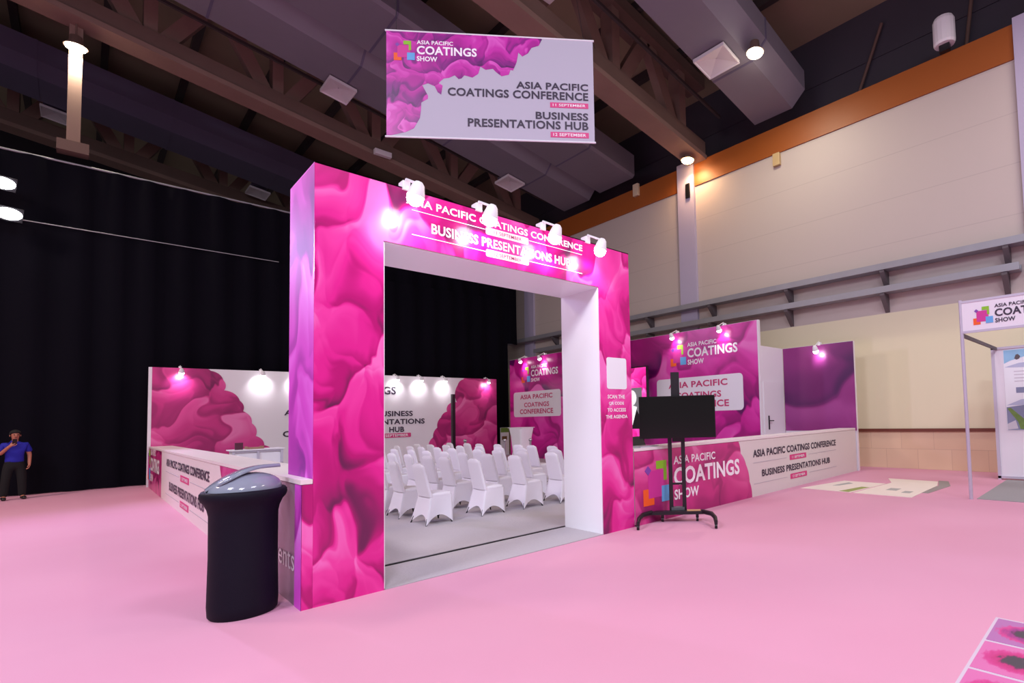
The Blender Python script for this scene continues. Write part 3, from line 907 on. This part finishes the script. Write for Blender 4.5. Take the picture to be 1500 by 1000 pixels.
for a in (.15, BW-.15):
    p = FH.p(a, B1, -.006)
    build('cord', MB().tube([p, (p.x, max(2.1, p.y), duct_z(p.x)-.01)], .004, 6), 'black_metal', t)

# ------------------------------------------------------------------ waste bin
bx, by = -.415, .385
t = thing('waste_bin', 'black cloth covered round bin with grey swing lid before the counter', 'waste bin', (bx, by, 0))
build('cover', MB().lathe([(.225, 0), (.24, .02), (.245, .1), (.238, .5), (.24, .85), (.25, .90), (.272, .955), (.296, .985), (.304, 1.01), (.302, 1.04), (.288, 1.06), (.25, 1.055)], (bx, by, 0), 40), 'black_cloth', t)
def dome():
    R = []
    for i in range(9):
        a = pi/2*i/8
        R.append([V((bx+.262*cos(a)*cos(q)+.035*sin(a), by+.262*cos(a)*sin(q), 1.045+.155*sin(a))) for q in [2*pi*j/36 for j in range(36)]])
    return MB().rings(R)
ld = build('lid', dome(), 'lid_plastic', t)
m = MB(); R = []
for i in range(15):
    s = i/14
    x = bx-.262+.515*s; z = 1.055+.178*sin(min(1, s*1.25)*pi/2)**.9
    w = .045+.20*(1-s)*sin(min(1, s*3)*pi/2) if s > 0 else .05
    R.append([V((x, by+.02-w, z)), V((x, by+.02-w*.5, z+.024)), V((x, by+.02+w*.5, z+.024)), V((x, by+.02+w, z)), V((x, by+.02+w*.5, z-.006)), V((x, by+.02-w*.5, z-.006))])
build('flap', m.rings(R), 'lid_plastic', ld)

# ------------------------------------------------------------------ television on wheeled stand
tc_ = V((4.7, -.2, 0))
n_ = V((-.769, -.639, 0)); s_ = V((.639, -.769, 0)); z_ = V((0, 0, 1))
t = thing('television_stand', 'black wheeled stand with twin poles in front of the pink counter', 'television stand', tc_)
Q = lambda s, n, z: tc_+s_*s+n_*n+z_*z
for s in (-.085, .115):
    build('pole', MB().obox(Q(s, 0, .86), s_, n_, z_, (.03, .025, .76)), 'black_metal', t)
build('pole', MB().obox(Q(.02, .0, 1.72), s_, n_, z_, (.065, .04, .53)), 'black_metal', t)
build('crosspiece', MB().obox(Q(.015, 0, .55), s_, n_, z_, (.1, .012, .015)), 'black_metal', t)
build('foot_plate', MB().obox(Q(.015, 0, .15), s_, n_, z_, (.1, .06, .05)), plain('foot_grey', rgb(90, 90, 96), .4), t)
m = MB()
for s in (-.53, .53):
    m.tube([Q(s*1.03, .64, .09), Q(s*1.02, .54, .135), Q(s*.95, .34, .15), Q(s*.72, .16, .15)], [.026, .03, .034, .034], 10)
m.obox(Q(0, .13, .14), s_, n_, z_, (.42, .07, .022))
build('base', m, 'black_metal', t)
for s, n in ((-.545, .64), (.545, .64), (-.22, .1), (.3, .1)):
    w = build('caster', MB().tube([Q(s-.018, n, .035), Q(s+.018, n, .035)], .035, 14), 'black_plastic', t)
    build('fork', MB().obox(Q(s, n, .09), s_, n_, z_, (.022, .02, .03)), 'black_metal', w)
build('shelf_card', MB().obox(Q(.25, .12, .166), s_, n_, z_, (.1, .05, .004)), plain('kraft', rgb(200, 150, 110), .7), t)
t = thing('television', 'flat black switched-off television mounted on the wheeled stand', 'television', Q(.04, .1, 1.25))
TC = Q(.04, .14, 1.565)
b_ = build('casing', MB().obox(TC-n_*.03, s_, n_, z_, (.575, .025, .318)), 'black_plastic', t)
build('screen', MB().obox(TC, s_, n_, z_, (.562, .006, .305)), 'screen_black', t)
build('mount', MB().obox(TC-n_*.074, s_, n_, z_, (.2, .02, .15)), 'black_metal', t)
m = MB().tube([Q(-.5, -.2, .012), Q(-.7, .05, .01), Q(-.85, .3, .01), (4.02, -.06, .012), (3.98, -.03, .012)], .008, 6)
tag(build('power_cord', m, 'black_plastic', None, Q(-.7, 0, 0)), 'black cord on the carpet between stand and portal foot', 'cord')
# small laptop on the counter beside the portal
t = thing('laptop', 'open thin silver laptop on the counter beside the portal', 'laptop', (4.4, .2, CH))
build('base', MB().box((4.2, .06, CH), (4.6, .33, CH+.016)), 'alu', t)
build('lid', MB().bar((4.4, .335, CH+.01), (4.4, .42, CH+.15), .4, .012, (0, 1, 0)), 'black_plastic', t)

# ------------------------------------------------------------------ chairs
def sq(cx, cy, z, hx, hy, p=5, n=24):
    out = []
    for i in range(n):
        a = 2*pi*i/n; c, s = cos(a), sin(a)
        out.append(V((cx+hx*math.copysign(abs(c)**(2/p), c), cy+hy*math.copysign(abs(s)**(2/p), s), z)))
    return out
def make_chair():
    t = thing('banquet_chair', '', 'chair')
    R = []
    for k in range(17):                       # leaning back panel with round shoulders
        s = k/16; z = .42+.52*s
        e = max(0, (s-.86)/.14)
        hw = (.228-.035*s)*sqrt(max(0.02, 1-(e*.72)**3.2)) if s < 1 else .1
        x = -.105-.115*s-.03*sin(s*pi)*0
        R.append(sq(x, 0, z, .034*(1-.55*e**2), hw, 4, 28))
    build('backrest', MB().rings(R), 'chair_cloth', t)
    R = [sq(.055, 0, .395, .165, .215, 6), sq(.055, 0, .44, .178, .222, 6), sq(.055, 0, .468, .172, .216, 6), sq(.055, 0, .478, .13, .17, 5), sq(.055, 0, .480, .03, .05, 4)]
    build('seat', MB().rings(R), 'chair_cloth', t)
    cor = [(-.225, -.29), (.225, -.25), (.225, .25), (-.225, .29)]
    top = [(-.115, -.218), (.226, -.218), (.226, .218), (-.115, .218)]
    m = MB(); n = 12; P = []; rows = 7
    for j in range(rows+1):
        for e in range(4):
            (ax, ay), (bx_, by_) = cor[e], cor[(e+1) % 4]; (cx, cy), (dx, dy) = top[e], top[(e+1) % 4]
            for i in range(n):
                q = i/n
                zb = .004+.135*(1-abs(2*q-1)**2.0)
                z = zb+(.44-zb)*j/rows
                h = z/.44
                h2 = h**.85
                pull = .045*sin(pi*q)*(1-h)          # stretch fabric draws inwards between the feet
                x = (ax+(bx_-ax)*q)*(1-h2)+(cx+(dx-cx)*q)*h2
                y = (ay+(by_-ay)*q)*(1-h2)+(cy+(dy-cy)*q)*h2
                nx, ny = ((0, 1), (-1, 0), (0, -1), (1, 0))[e]
                P.append((x+nx*pull, y+ny*pull, z))
    N = 4*n; fs = []
    for j in range(rows):
        for i in range(N):
            a = j*N+i; b = j*N+(i+1) % N
            fs.append((a, b, b+N, a+N))
    m.add(P, fs, smooth=True)
    build('skirt', m, 'chair_cloth', t)
    for (x, y) in cor:
        build('leg', MB().tube([(x*.95, y*.95, .0), (x*.8, y*.82, .1)], .012, 8), 'black_metal', t)
    return t
chair0 = make_chair(); used = [False]
def place_chair(x, y, rz, label):
    if not used[0]:
        o = chair0; used[0] = True
    else:
        o = chair0.copy(); COL.objects.link(o)
        for ch in list(chair0.children):
            c = ch.copy(); COL.objects.link(c); c.parent = o
    o.location = (x, y, .008); o.rotation_euler = (0, 0, rz)
    o['label'] = label; o['group'] = 'white covered chairs in the stand'
ORD = ('first', 'second', 'third', 'fourth', 'fifth', 'sixth', 'seventh', 'eighth', 'ninth', 'tenth')
FILES = ('rearmost row', 'second row from the back', 'third row from the back', 'fourth row from the back', 'fifth row from the back', 'front row facing the stage')
rows = [(2.37, [2.93, 3.92, 4.62, 5.5, 6.4, 7.3, 8.2, 9.1, 10.0]),
        (3.28, [2.93, 3.95, 4.7, 5.6, 6.4, 7.3, 8.2, 9.1, 10.0]),
        (4.05, [2.92, 3.87, 4.78, 5.6, 6.4, 7.3, 8.2, 9.1, 10.0]),
        (4.80, [2.85, 3.78, 4.75, 5.55, 6.75, 7.6, 8.4, 9.2, 10.0]),
        (5.50, [3.6, 4.85, 5.9, 6.8, 7.7, 8.6, 9.5, 10.4]),
        (6.25, [4.75, 5.6, 6.2, 7.15, 8.08, 8.85, 9.85])]
rng = random.Random(4)
for r, (x, ys) in enumerate(rows):
    for k, y in enumerate(ys):
        nm = '%s white cloth covered chair from the near end of the %s' % (ORD[k], FILES[r])
        place_chair(x+rng.uniform(-.03, .03)*(r > 0), y, rng.uniform(-.05, .05)*(r+k > 0), nm)

# ------------------------------------------------------------------ things inside the stand
for (x, y, lb) in ((7.7, 13.0, 'slim tall black column loudspeaker in front of the right pink smoke'),):
    t = thing('column_loudspeaker', lb, 'loudspeaker', (x, y, 0))
    build('column', MB().box((x-.055, y-.06, .05), (x+.055, y+.06, 2.57)), 'black_plastic', t)
    build('foot', MB().lathe([(.22, .008), (.22, .03), (.06, .05)], (x, y, 0), 24), 'black_metal', t)
x, y = 8.6, 10.0
t = thing('lectern', 'white cloth covered lectern in front of the magenta stage wall', 'lectern', (x, y, 0))
R = [sq(x, y, .012, .3, .36, 8), sq(x, y, .5, .2, .27, 8), sq(x, y, 1.0, .23, .32, 8), sq(x, y, 1.26, .27, .37, 8), sq(x, y, 1.3, .27, .37, 8)]
build('cover', MB().rings(R), 'chair_cloth', t)
build('top', MB().box((x-.28, y-.38, 1.3), (x+.28, y+.38, 1.32)), 'white_panel', t)
for i, (x, y) in enumerate(((6.75, 10.3), (7.3, 8.9), (7.75, 8.2))):
    wo = ('left of the three, before the right pink smoke', 'middle of the three, near the panel gap', 'right of the three, beside the lectern')[i]
    t = thing('barrier_post', 'slim chrome post with ball top, '+wo, 'barrier post', (x, y, 0), 0, 'chrome posts before the stage')
    build('pole', MB().tube([(x, y, .03), (x, y, .92)], .03, 12), 'steel', t)
    build('ball', MB().sphere((x, y, .96), .055, 14, 8), 'steel', t)
    build('base', MB().lathe([(.16, .009), (.16, .03), (.04, .05)], (x, y, 0), 24), 'steel', t)
t = thing('poster_stand', 'small green and white poster stand in the gap between panel walls', 'poster', (11.15, 15.3, 0))
FZ = F((11.0, 15.3, 0), (1, 0, 0))
build('board', slab(FZ, rect(-.02, .05, .4, 1.24), -.02, 0), 'white_panel', t)
build('green_header', slab(FZ, rect(-.01, 1.03, .39, 1.23), 0, .003), plain('leaf_green', rgb(110, 140, 60), .5), t)
build('picture', slab(FZ, rect(.05, .7, .3, .86), 0, .003), plain('bark', rgb(120, 80, 50), .5), t)
build('foot', MB().box((10.98, 15.2, 0), (11.4, 15.4, .05)), 'alu', t)
# white info cabinet behind the side counter
t = thing('info_cabinet', 'white framed low cabinet behind the side counter', 'cabinet', (.9, 7.2, 0))
build('body', MB().box((.52, 7.0, .01), (1.26, 7.4, 1.15)), 'white_panel', t)
m = MB()
for a, b in (((.5, 6.97, 1.12), (1.28, 7.0, 1.17)), ((.5, 6.97, .01), (.54, 7.0, 1.12)), ((1.24, 6.97, .01), (1.28, 7.0, 1.12)), ((.87, 6.97, .01), (.91, 7.0, 1.12)), ((.5, 6.97, .86), (1.28, 7.0, .89))):
    m.box(a, b)
build('frame', m, 'alu', t)
build('top', MB().box((.48, 6.95, 1.15), (1.3, 7.44, 1.17)), 'white_panel', t)
o = build('small_sign', MB().box((.56, 7.1, 1.17), (.68, 7.13, 1.30)), plain('maroon', rgb(80, 20, 50), .5), None, (.62, 7.1, 1.17))
tag(o, 'small dark stand-up card on the white cabinet', 'card')
o = build('leaflet_tray', MB().box((.74, 7.1, 1.17), (1.0, 7.35, 1.2)).box((.74, 7.1, 1.2), (.76, 7.35, 1.22)).box((.98, 7.1, 1.2), (1.0, 7.35, 1.22)), plain('tray_wood', rgb(150, 110, 90), .5), None, (.87, 7.2, 1.17))
tag(o, 'low brown tray on the white cabinet', 'tray')

# ------------------------------------------------------------------ booth at the right edge
t = thing('shell_booth', 'white shell scheme booth with lettered fascia at the right edge', 'booth', (10.4, -5, 0))
FX = F((8.88, 0, 0), (0, -1, 0))
build('corner_post', MB().tube([(8.9, -3.29, .0), (8.9, -3.29, 3.46)], .03, 12), 'alu', t)
build('corner_post', MB().tube([(8.9, -6.3, .0), (8.9, -6.3, 3.46)], .03, 12), 'alu', t)
build('fascia', slab(FX, rect(3.31, 2.9, 6.3, 3.4), -.02, 0), 'white_panel', t)
m = MB()
for b in (2.87, 3.4):
    q = slab(FX, rect(3.3, b, 6.3, b+.04), -.03, .01); m.add(q.v, q.f)
build('fascia_rail', m, 'alu', t)
logo(t, FX.sub(3.8, 3.1), .85, .006, True)
build('roof_beam', MB().bar((8.9, -3.3, 2.84), (11.95, -3.3, 2.84), .04, .06), 'bracket', t)
pb = build('back_panel', MB().box((11.96, -6.3, .03), (12.0, -3.24, 2.84)), 'white_panel', t)
m = MB().box((11.93, -3.26, 0), (12.0, -3.2, 2.87)).box((11.93, -6.3, 2.82), (12.0, -3.2, 2.87)).box((11.93, -6.3, .03), (12.0, -3.2, .08))
build('panel_frame', m, 'alu', t)
FK = F((11.955, 0, 0), (0, -1, 0))
po = build('poster', slab(FK, rect(3.42, 1.06, 5.2, 2.8), 0, .004), 'white_gloss', pb)
MT['sky_blue'] = plain('sky_blue', rgb(150, 200, 232), .4, noise=.12, nscale=4)
MT['pale_grey'] = plain('pale_grey', rgb(208, 206, 216), .4)
MT['leaf'] = plain('leaf', rgb(110, 140, 70), .5, noise=.35, nscale=14)
MT['slate'] = plain('slate', rgb(134, 142, 172), .4, noise=.15, nscale=5)
MT['pale_blue'] = plain('pale_blue', rgb(186, 194, 220), .4)
build('sky_strip', slab(FK, [(3.43, 2.5), (3.55, 2.56), (3.8, 2.63), (5.2, 2.7), (5.2, 2.79), (3.43, 2.79)], .004, .006), 'sky_blue', po)
build('emblem', slab(FK, [(3.62, 2.6), (3.66, 2.57), (3.71, 2.59), (3.73, 2.64), (3.69, 2.69), (3.65, 2.68)], .006, .008), 'bracket', po)
build('swoosh', slab(FK, [(3.43, 2.42), (3.7, 2.5), (5.2, 2.6), (5.2, 2.52), (3.8, 2.4)], .004, .006), 'pale_blue', po)
for b in (2.1, 2.17, 2.24, 2.31):
    build('text_bar', slab(FK, rect(3.6, b, 4.9, b+.022), .004, .006), 'pale_grey', po)
build('small_picture', slab(FK, rect(3.62, 1.86, 5.0, 1.98), .004, .006), 'slate', po)
build('swoosh', slab(FK, [(3.43, 1.6), (3.7, 1.72), (5.2, 1.84), (5.2, 1.72), (3.8, 1.6)], .004, .006), 'pale_blue', po)
pic = build('aerial_picture', slab(FK, [(3.43, 1.07), (5.2, 1.07), (5.2, 1.7), (3.9, 1.62), (3.43, 1.56)], .004, .006), 'slate', po)
build('tree_belt', slab(FK, [(3.44, 1.53), (3.5, 1.55), (3.72, 1.32), (3.86, 1.18), (3.84, 1.08), (3.66, 1.09), (3.62, 1.25)], .006, .008), 'leaf', pic)
build('long_hall', slab(FK, [(3.74, 1.4), (3.95, 1.56), (5.2, 1.6), (5.2, 1.3), (4.0, 1.2)], .006, .008), 'pale_blue', pic)
build('forecourt', slab(FK, [(3.43, 1.2), (3.58, 1.28), (3.62, 1.1), (3.43, 1.08)], .006, .008), 'pale_grey', pic)
o = build('booth_carpet', MB().box((8.96, -6.24, 0), (11.92, -3.36, .008)), 'booth_carpet', None, (10.4, -5, 0))
tag(o, 'grey carpet under the booth at the right edge', 'carpet')

# ------------------------------------------------------------------ sheets and mat on the floor
def sheet(name, pts, mat, label, cat, z=0.0, th=.006, group=None):
    fr = F((0, 0, z), (1, 0, 0), (0, 1, 0))
    c = (sum(p[0] for p in pts)/len(pts), sum(p[1] for p in pts)/len(pts), z)
    o = build(name, slab(fr, pts, 0, th), mat, None, c)
    return tag(o, label, cat, group)
s1 = sheet('floor_sheet', [(8.64, -.22), (10.15, -.52), (10.1, -1.45), (8.58, -1.3)], 'paper', 'cream printed sheet on the pink floor, nearer the white counter', 'sheet', 0, .008, 'loose printed sheets')
s2 = sheet('floor_sheet', [(8.56, -1.36), (10.3, -1.5), (11.0, -1.2), (10.95, -2.25), (10.3, -2.4), (8.55, -2.42)], 'paper', 'cream printed sheet on the pink floor, nearer the booth', 'sheet', 0, .008, 'loose printed sheets')
s3 = sheet('floor_sheet', [(9.2, -2.36), (10.3, -2.42), (11.12, -2.22), (11.1, -2.42), (10.4, -2.62), (9.2, -2.52)], plain('grey_paper', rgb(150, 140, 140), .7), 'grey underside strip along the sheet nearer the booth', 'sheet', 0, .005, 'loose printed sheets')
fr0 = F((0, 0, .008), (1, 0, 0), (0, 1, 0))
MT['sheet_green'] = plain('sheet_green', rgb(150, 160, 90), .6)
MT['sheet_grey'] = plain('sheet_grey', rgb(168, 166, 166), .6)
build('green_print', slab(fr0, [(8.62, -1.05), (9.4, -1.2), (9.4, -1.36), (8.6, -1.25)], 0, .002), 'sheet_green', s1)
build('grey_print', slab(fr0, [(9.3, -.62), (9.9, -.72), (9.8, -.86), (9.35, -.74)], 0, .002), 'sheet_grey', s1)
build('grey_print', slab(fr0, [(9.2, -1.75), (9.5, -1.75), (9.5, -1.95), (9.2, -1.95)], 0, .002), 'sheet_grey', s2)
build('grey_print', slab(fr0, [(9.0, -2.1), (9.25, -2.1), (9.25, -2.25), (9.0, -2.25)], 0, .002), 'sheet_grey', s2)

# pink picture mat at the lower right corner
def eye_mat(seed, purple):
    m, nt, b = new_mat('mat_picture')
    N = nt.nodes.new; L = nt.links.new
    tc = N('ShaderNodeTexCoord')
    mp = N('ShaderNodeMapping'); mp.inputs['Location'].default_value = (-.5, -.5, 0)
    L(tc.outputs['UV'], mp.inputs[0])
    sp = N('ShaderNodeSeparateXYZ'); L(mp.outputs[0], sp.inputs[0])
    n = N('ShaderNodeTexNoise'); n.inputs['Scale'].default_value = 14; n.inputs['Detail'].default_value = 5
    mp2 = N('ShaderNodeMapping'); mp2.inputs['Location'].default_value = (seed, 0, 0); mp2.inputs['Scale'].default_value = (1.2, .5, 1)
    L(tc.outputs['UV'], mp2.inputs[0]); L(mp2.outputs[0], n.inputs['Vector'])
    ln = N('ShaderNodeVectorMath'); ln.operation = 'LENGTH'
    ms = N('ShaderNodeMapping'); ms.inputs['Scale'].default_value = (1.7, 2.1, 1)
    L(mp.outputs[0], ms.inputs[0]); L(ms.outputs[0], ln.inputs[0])
    ad = N('ShaderNodeMath'); ad.operation = 'MULTIPLY_ADD'; ad.inputs[1].default_value = .42; L(n.outputs['Fac'], ad.inputs[0]); L(ln.outputs['Value'], ad.inputs[2])
    r = ramp(nt, ((.5, rgb(70, 62, 72)), (.58, rgb(96, 50, 84)), (.66, rgb(190, 40, 116) if not purple else rgb(150, 50, 130)), (.9, rgb(206, 60, 140)), (1.12, rgb(176, 110, 170) if purple else rgb(212, 110, 170))))
    L(ad.outputs[0], r.inputs[0]); L(r.outputs[0], b.inputs['Base Color'])
    b.inputs['Roughness'].default_value = .4
    return m
t = thing('picture_mat', 'flat white-framed mat of pink splash pictures at the lower right corner', 'floor mat', (2.3, -4.83, 0))
build('board', MB().box((1.3, -5.08, 0), (3.24, -4.58, .012)), plain('mat_white', rgb(206, 190, 206), .5), t)
for i, (x0, x1) in enumerate(((2.76, 3.215), (2.27, 2.73), (1.78, 2.24), (1.33, 1.75))):
    fr = F((0, 0, .012), (0, -1, 0), (1, 0, 0))
    m = slab(fr, rect(4.60, x0, 5.06, x1), 0, .002)
    m.uv = [[((u-4.60)/.46, (v-x0)/(x1-x0)) for u, v in q] for q in m.uv]
    build('picture', m, eye_mat(i*3.1, i == 0), t)

# ------------------------------------------------------------------ person with phone at far left
def skin_mesh(name, nodes, edges, mat, parent, base, sub=2):
    me = bpy.data.meshes.new(name+'_cage')
    me.from_pydata([tuple(V(p)) for p, r in nodes], edges, [])
    o = bpy.data.objects.new(name+'_cage', me); COL.objects.link(o)
    md = o.modifiers.new('skin', 'SKIN'); md.use_smooth_shade = True
    sv = me.skin_vertices[0].data
    for i, (p, r) in enumerate(nodes):
        sv[i].radius = r if isinstance(r, tuple) else (r, r)
        sv[i].use_root = (i == 0)
    sd = o.modifiers.new('sub', 'SUBSURF'); sd.levels = sub; sd.render_levels = sub
    dg = bpy.context.evaluated_depsgraph_get()
    m2 = bpy.data.meshes.new_from_object(o.evaluated_get(dg))
    bpy.data.objects.remove(o); bpy.data.meshes.remove(me)
    m2.materials.clear(); m2.materials.append(MT[mat])
    m2.polygons.foreach_set('use_smooth', [True]*len(m2.polygons))
    ob = bpy.data.objects.new(name, m2); COL.objects.link(ob)
    ob.parent = parent
    if parent is None: ob.location = base
    return ob
# local frame: +x to the viewer's right, -y towards the camera, z up
PB = V((-2.42, 14.75, 0)); PR = math.radians(10)
body = [((0, 0, .90), (.12, .09)), ((0, .0, 1.08), (.12, .085)), ((0, 0, 1.27), (.14, .095)), ((0, .01, 1.36), (.07, .06)), ((0, 0, 1.43), .047),
        ((0, -.015, 1.50), (.068, .08)), ((0, -.02, 1.58), (.075, .09)), ((0, -.005, 1.63), (.055, .07)),
        ((-.17, .01, 1.31), .052), ((-.235, -.03, 1.09), .041), ((-.12, -.19, 1.27), .031), ((-.075, -.215, 1.32), (.03, .02)),
        ((.17, .01, 1.31), .052), ((.235, .02, 1.07), .041), ((.225, -.06, .86), .031), ((.222, -.08, .80), (.028, .018)),
        ((-.09, 0, .82), .085), ((-.13, -.02, .48), .058), ((-.15, .0, .09), .038), ((-.155, -.12, .035), .035),
        ((.09, 0, .82), .085), ((.12, -.02, .48), .058), ((.135, .0, .09), .038), ((.15, -.12, .035), .035)]
bed = [(0, 1), (1, 2), (2, 3), (3, 4), (4, 5), (5, 6), (6, 7), (2, 8), (8, 9), (9, 10), (10, 11), (2, 12), (12, 13), (13, 14), (14, 15),
       (0, 16), (16, 17), (17, 18), (18, 19), (0, 20), (20, 21), (21, 22), (22, 23)]
def fingers(c, dirv, side, curl, nodes, edges, root):
    c = V(c); d = V(dirv).normalized(); s = V(side).normalized(); k = V(curl).normalized()
    for i, L_ in enumerate((.068, .078, .072, .056)):
        b0 = c+s*(.027-.018*i)
        i0 = len(nodes)
        nodes += [(b0+d*.02, .0085), (b0+d*(.02+L_*.45)+k*.008, .008), (b0+d*(.02+L_*.75)+k*.03, .0075), (b0+d*(.02+L_*.85)+k*.05, .006)]
        edges += [(root, i0), (i0, i0+1), (i0+1, i0+2), (i0+2, i0+3)]
    i0 = len(nodes)
    nodes += [(c+s*.034-d*.015+k*.008, .010), (c+s*.05+d*.015+k*.022, .009), (c+s*.048+d*.04+k*.034, .008)]
    edges += [(root, i0), (i0, i0+1), (i0+1, i0+2)]
fingers(body[11][0], (.35, -.12, .9), (.7, -.3, -.3), (.5, .5, .1), body, bed, 11)
fingers(body[15][0], (0, -.12, -1), (-.1, -1, .1), (-1, 0, 0), body, bed, 15)
person = skin_mesh('person', body, bed, 'skin', None, PB)
person.rotation_euler = (0, 0, PR)
tag(person, 'person in blue shirt and dark trousers holding a phone, before the black curtain', 'person')
sh = [((0, 0, .86), (.17, .12)), ((0, 0, .96), (.165, .118)), ((0, .0, 1.08), (.155, .11)), ((0, 0, 1.27), (.165, .118)), ((0, .01, 1.36), (.115, .09)), ((0, .005, 1.42), (.066, .066)),
      ((-.175, .01, 1.315), .072), ((-.235, -.02, 1.14), .066), ((.175, .01, 1.315), .072), ((.235, .02, 1.12), .066)]
skin_mesh('shirt', sh, [(0, 1), (1, 2), (2, 3), (3, 4), (4, 5), (3, 6), (6, 7), (3, 8), (8, 9)], 'shirt', person, None)
tr = [((0, 0, .98), (.14, .1)), ((0, 0, .88), (.15, .108)), ((-.09, 0, .8), .105), ((-.13, -.02, .48), .08), ((-.15, .0, .06), .066), ((.09, 0, .8), .105), ((.12, -.02, .48), .08), ((.135, .0, .06), .066)]
skin_mesh('trousers', tr, [(0, 1), (1, 2), (2, 3), (3, 4), (1, 5), (5, 6), (6, 7)], 'trousers', person, None)
for s in (-1, 1):
    x = -.152 if s < 0 else .142
    skin_mesh('shoe', [((x, .03, .05), .05), ((x+s*.006, -.07, .042), .048), ((x+s*.012, -.17, .034), .04)], [(0, 1), (1, 2)], 'shoe', person, None)
hp = MB()
R = []
for i in range(9):
    a = -.25+ (pi/2+.25)*i/8
    R.append([V((.094*cos(a)*cos(q), .012+.112*cos(a)*sin(q)-(.0), 1.585+.1*sin(a)+(.035 if sin(q) < -.3 and i < 3 else 0))) for q in [2*pi*j/24 for j in range(24)]])
o = build('hair', hp.rings(R), 'hair', None); o.parent = person
fc = MB().sphere((-.03, -.108, 1.56), .011, 8, 6).sphere((.03, -.108, 1.56), .011, 8, 6)
o = build('eyes', fc, 'hair', None); o.parent = person
o = build('nose', MB().tube([(0, -.1, 1.565), (0, -.118, 1.53), (0, -.105, 1.518)], [.007, .014, .012], 8), 'skin', None); o.parent = person
o = build('ears', MB().sphere((-.083, .0, 1.54), .022, 8, 6, (.4, .8, 1.2)).sphere((.083, .0, 1.54), .022, 8, 6, (.4, .8, 1.2)), 'skin', None); o.parent = person
o = build('mouth', MB().sphere((0, -.095, 1.488), .018, 8, 6, (1.2, .5, .35)), 'dado', None); o.parent = person
rotp = Matrix.Rotation(PR, 4, 'Z')
pc = PB+rotp@V((-.035, -.235, 1.39))
o = build('phone', MB().obox(pc, rotp@V((1, 0, 0)), rotp@V((0, .9, .3)).normalized(), rotp@V((0, -.3, .9)).normalized(), (.036, .005, .075)), 'black_plastic', None, pc)
bevel(o, .004)
tag(o, 'dark phone held up in the hand of the person in blue', 'phone')
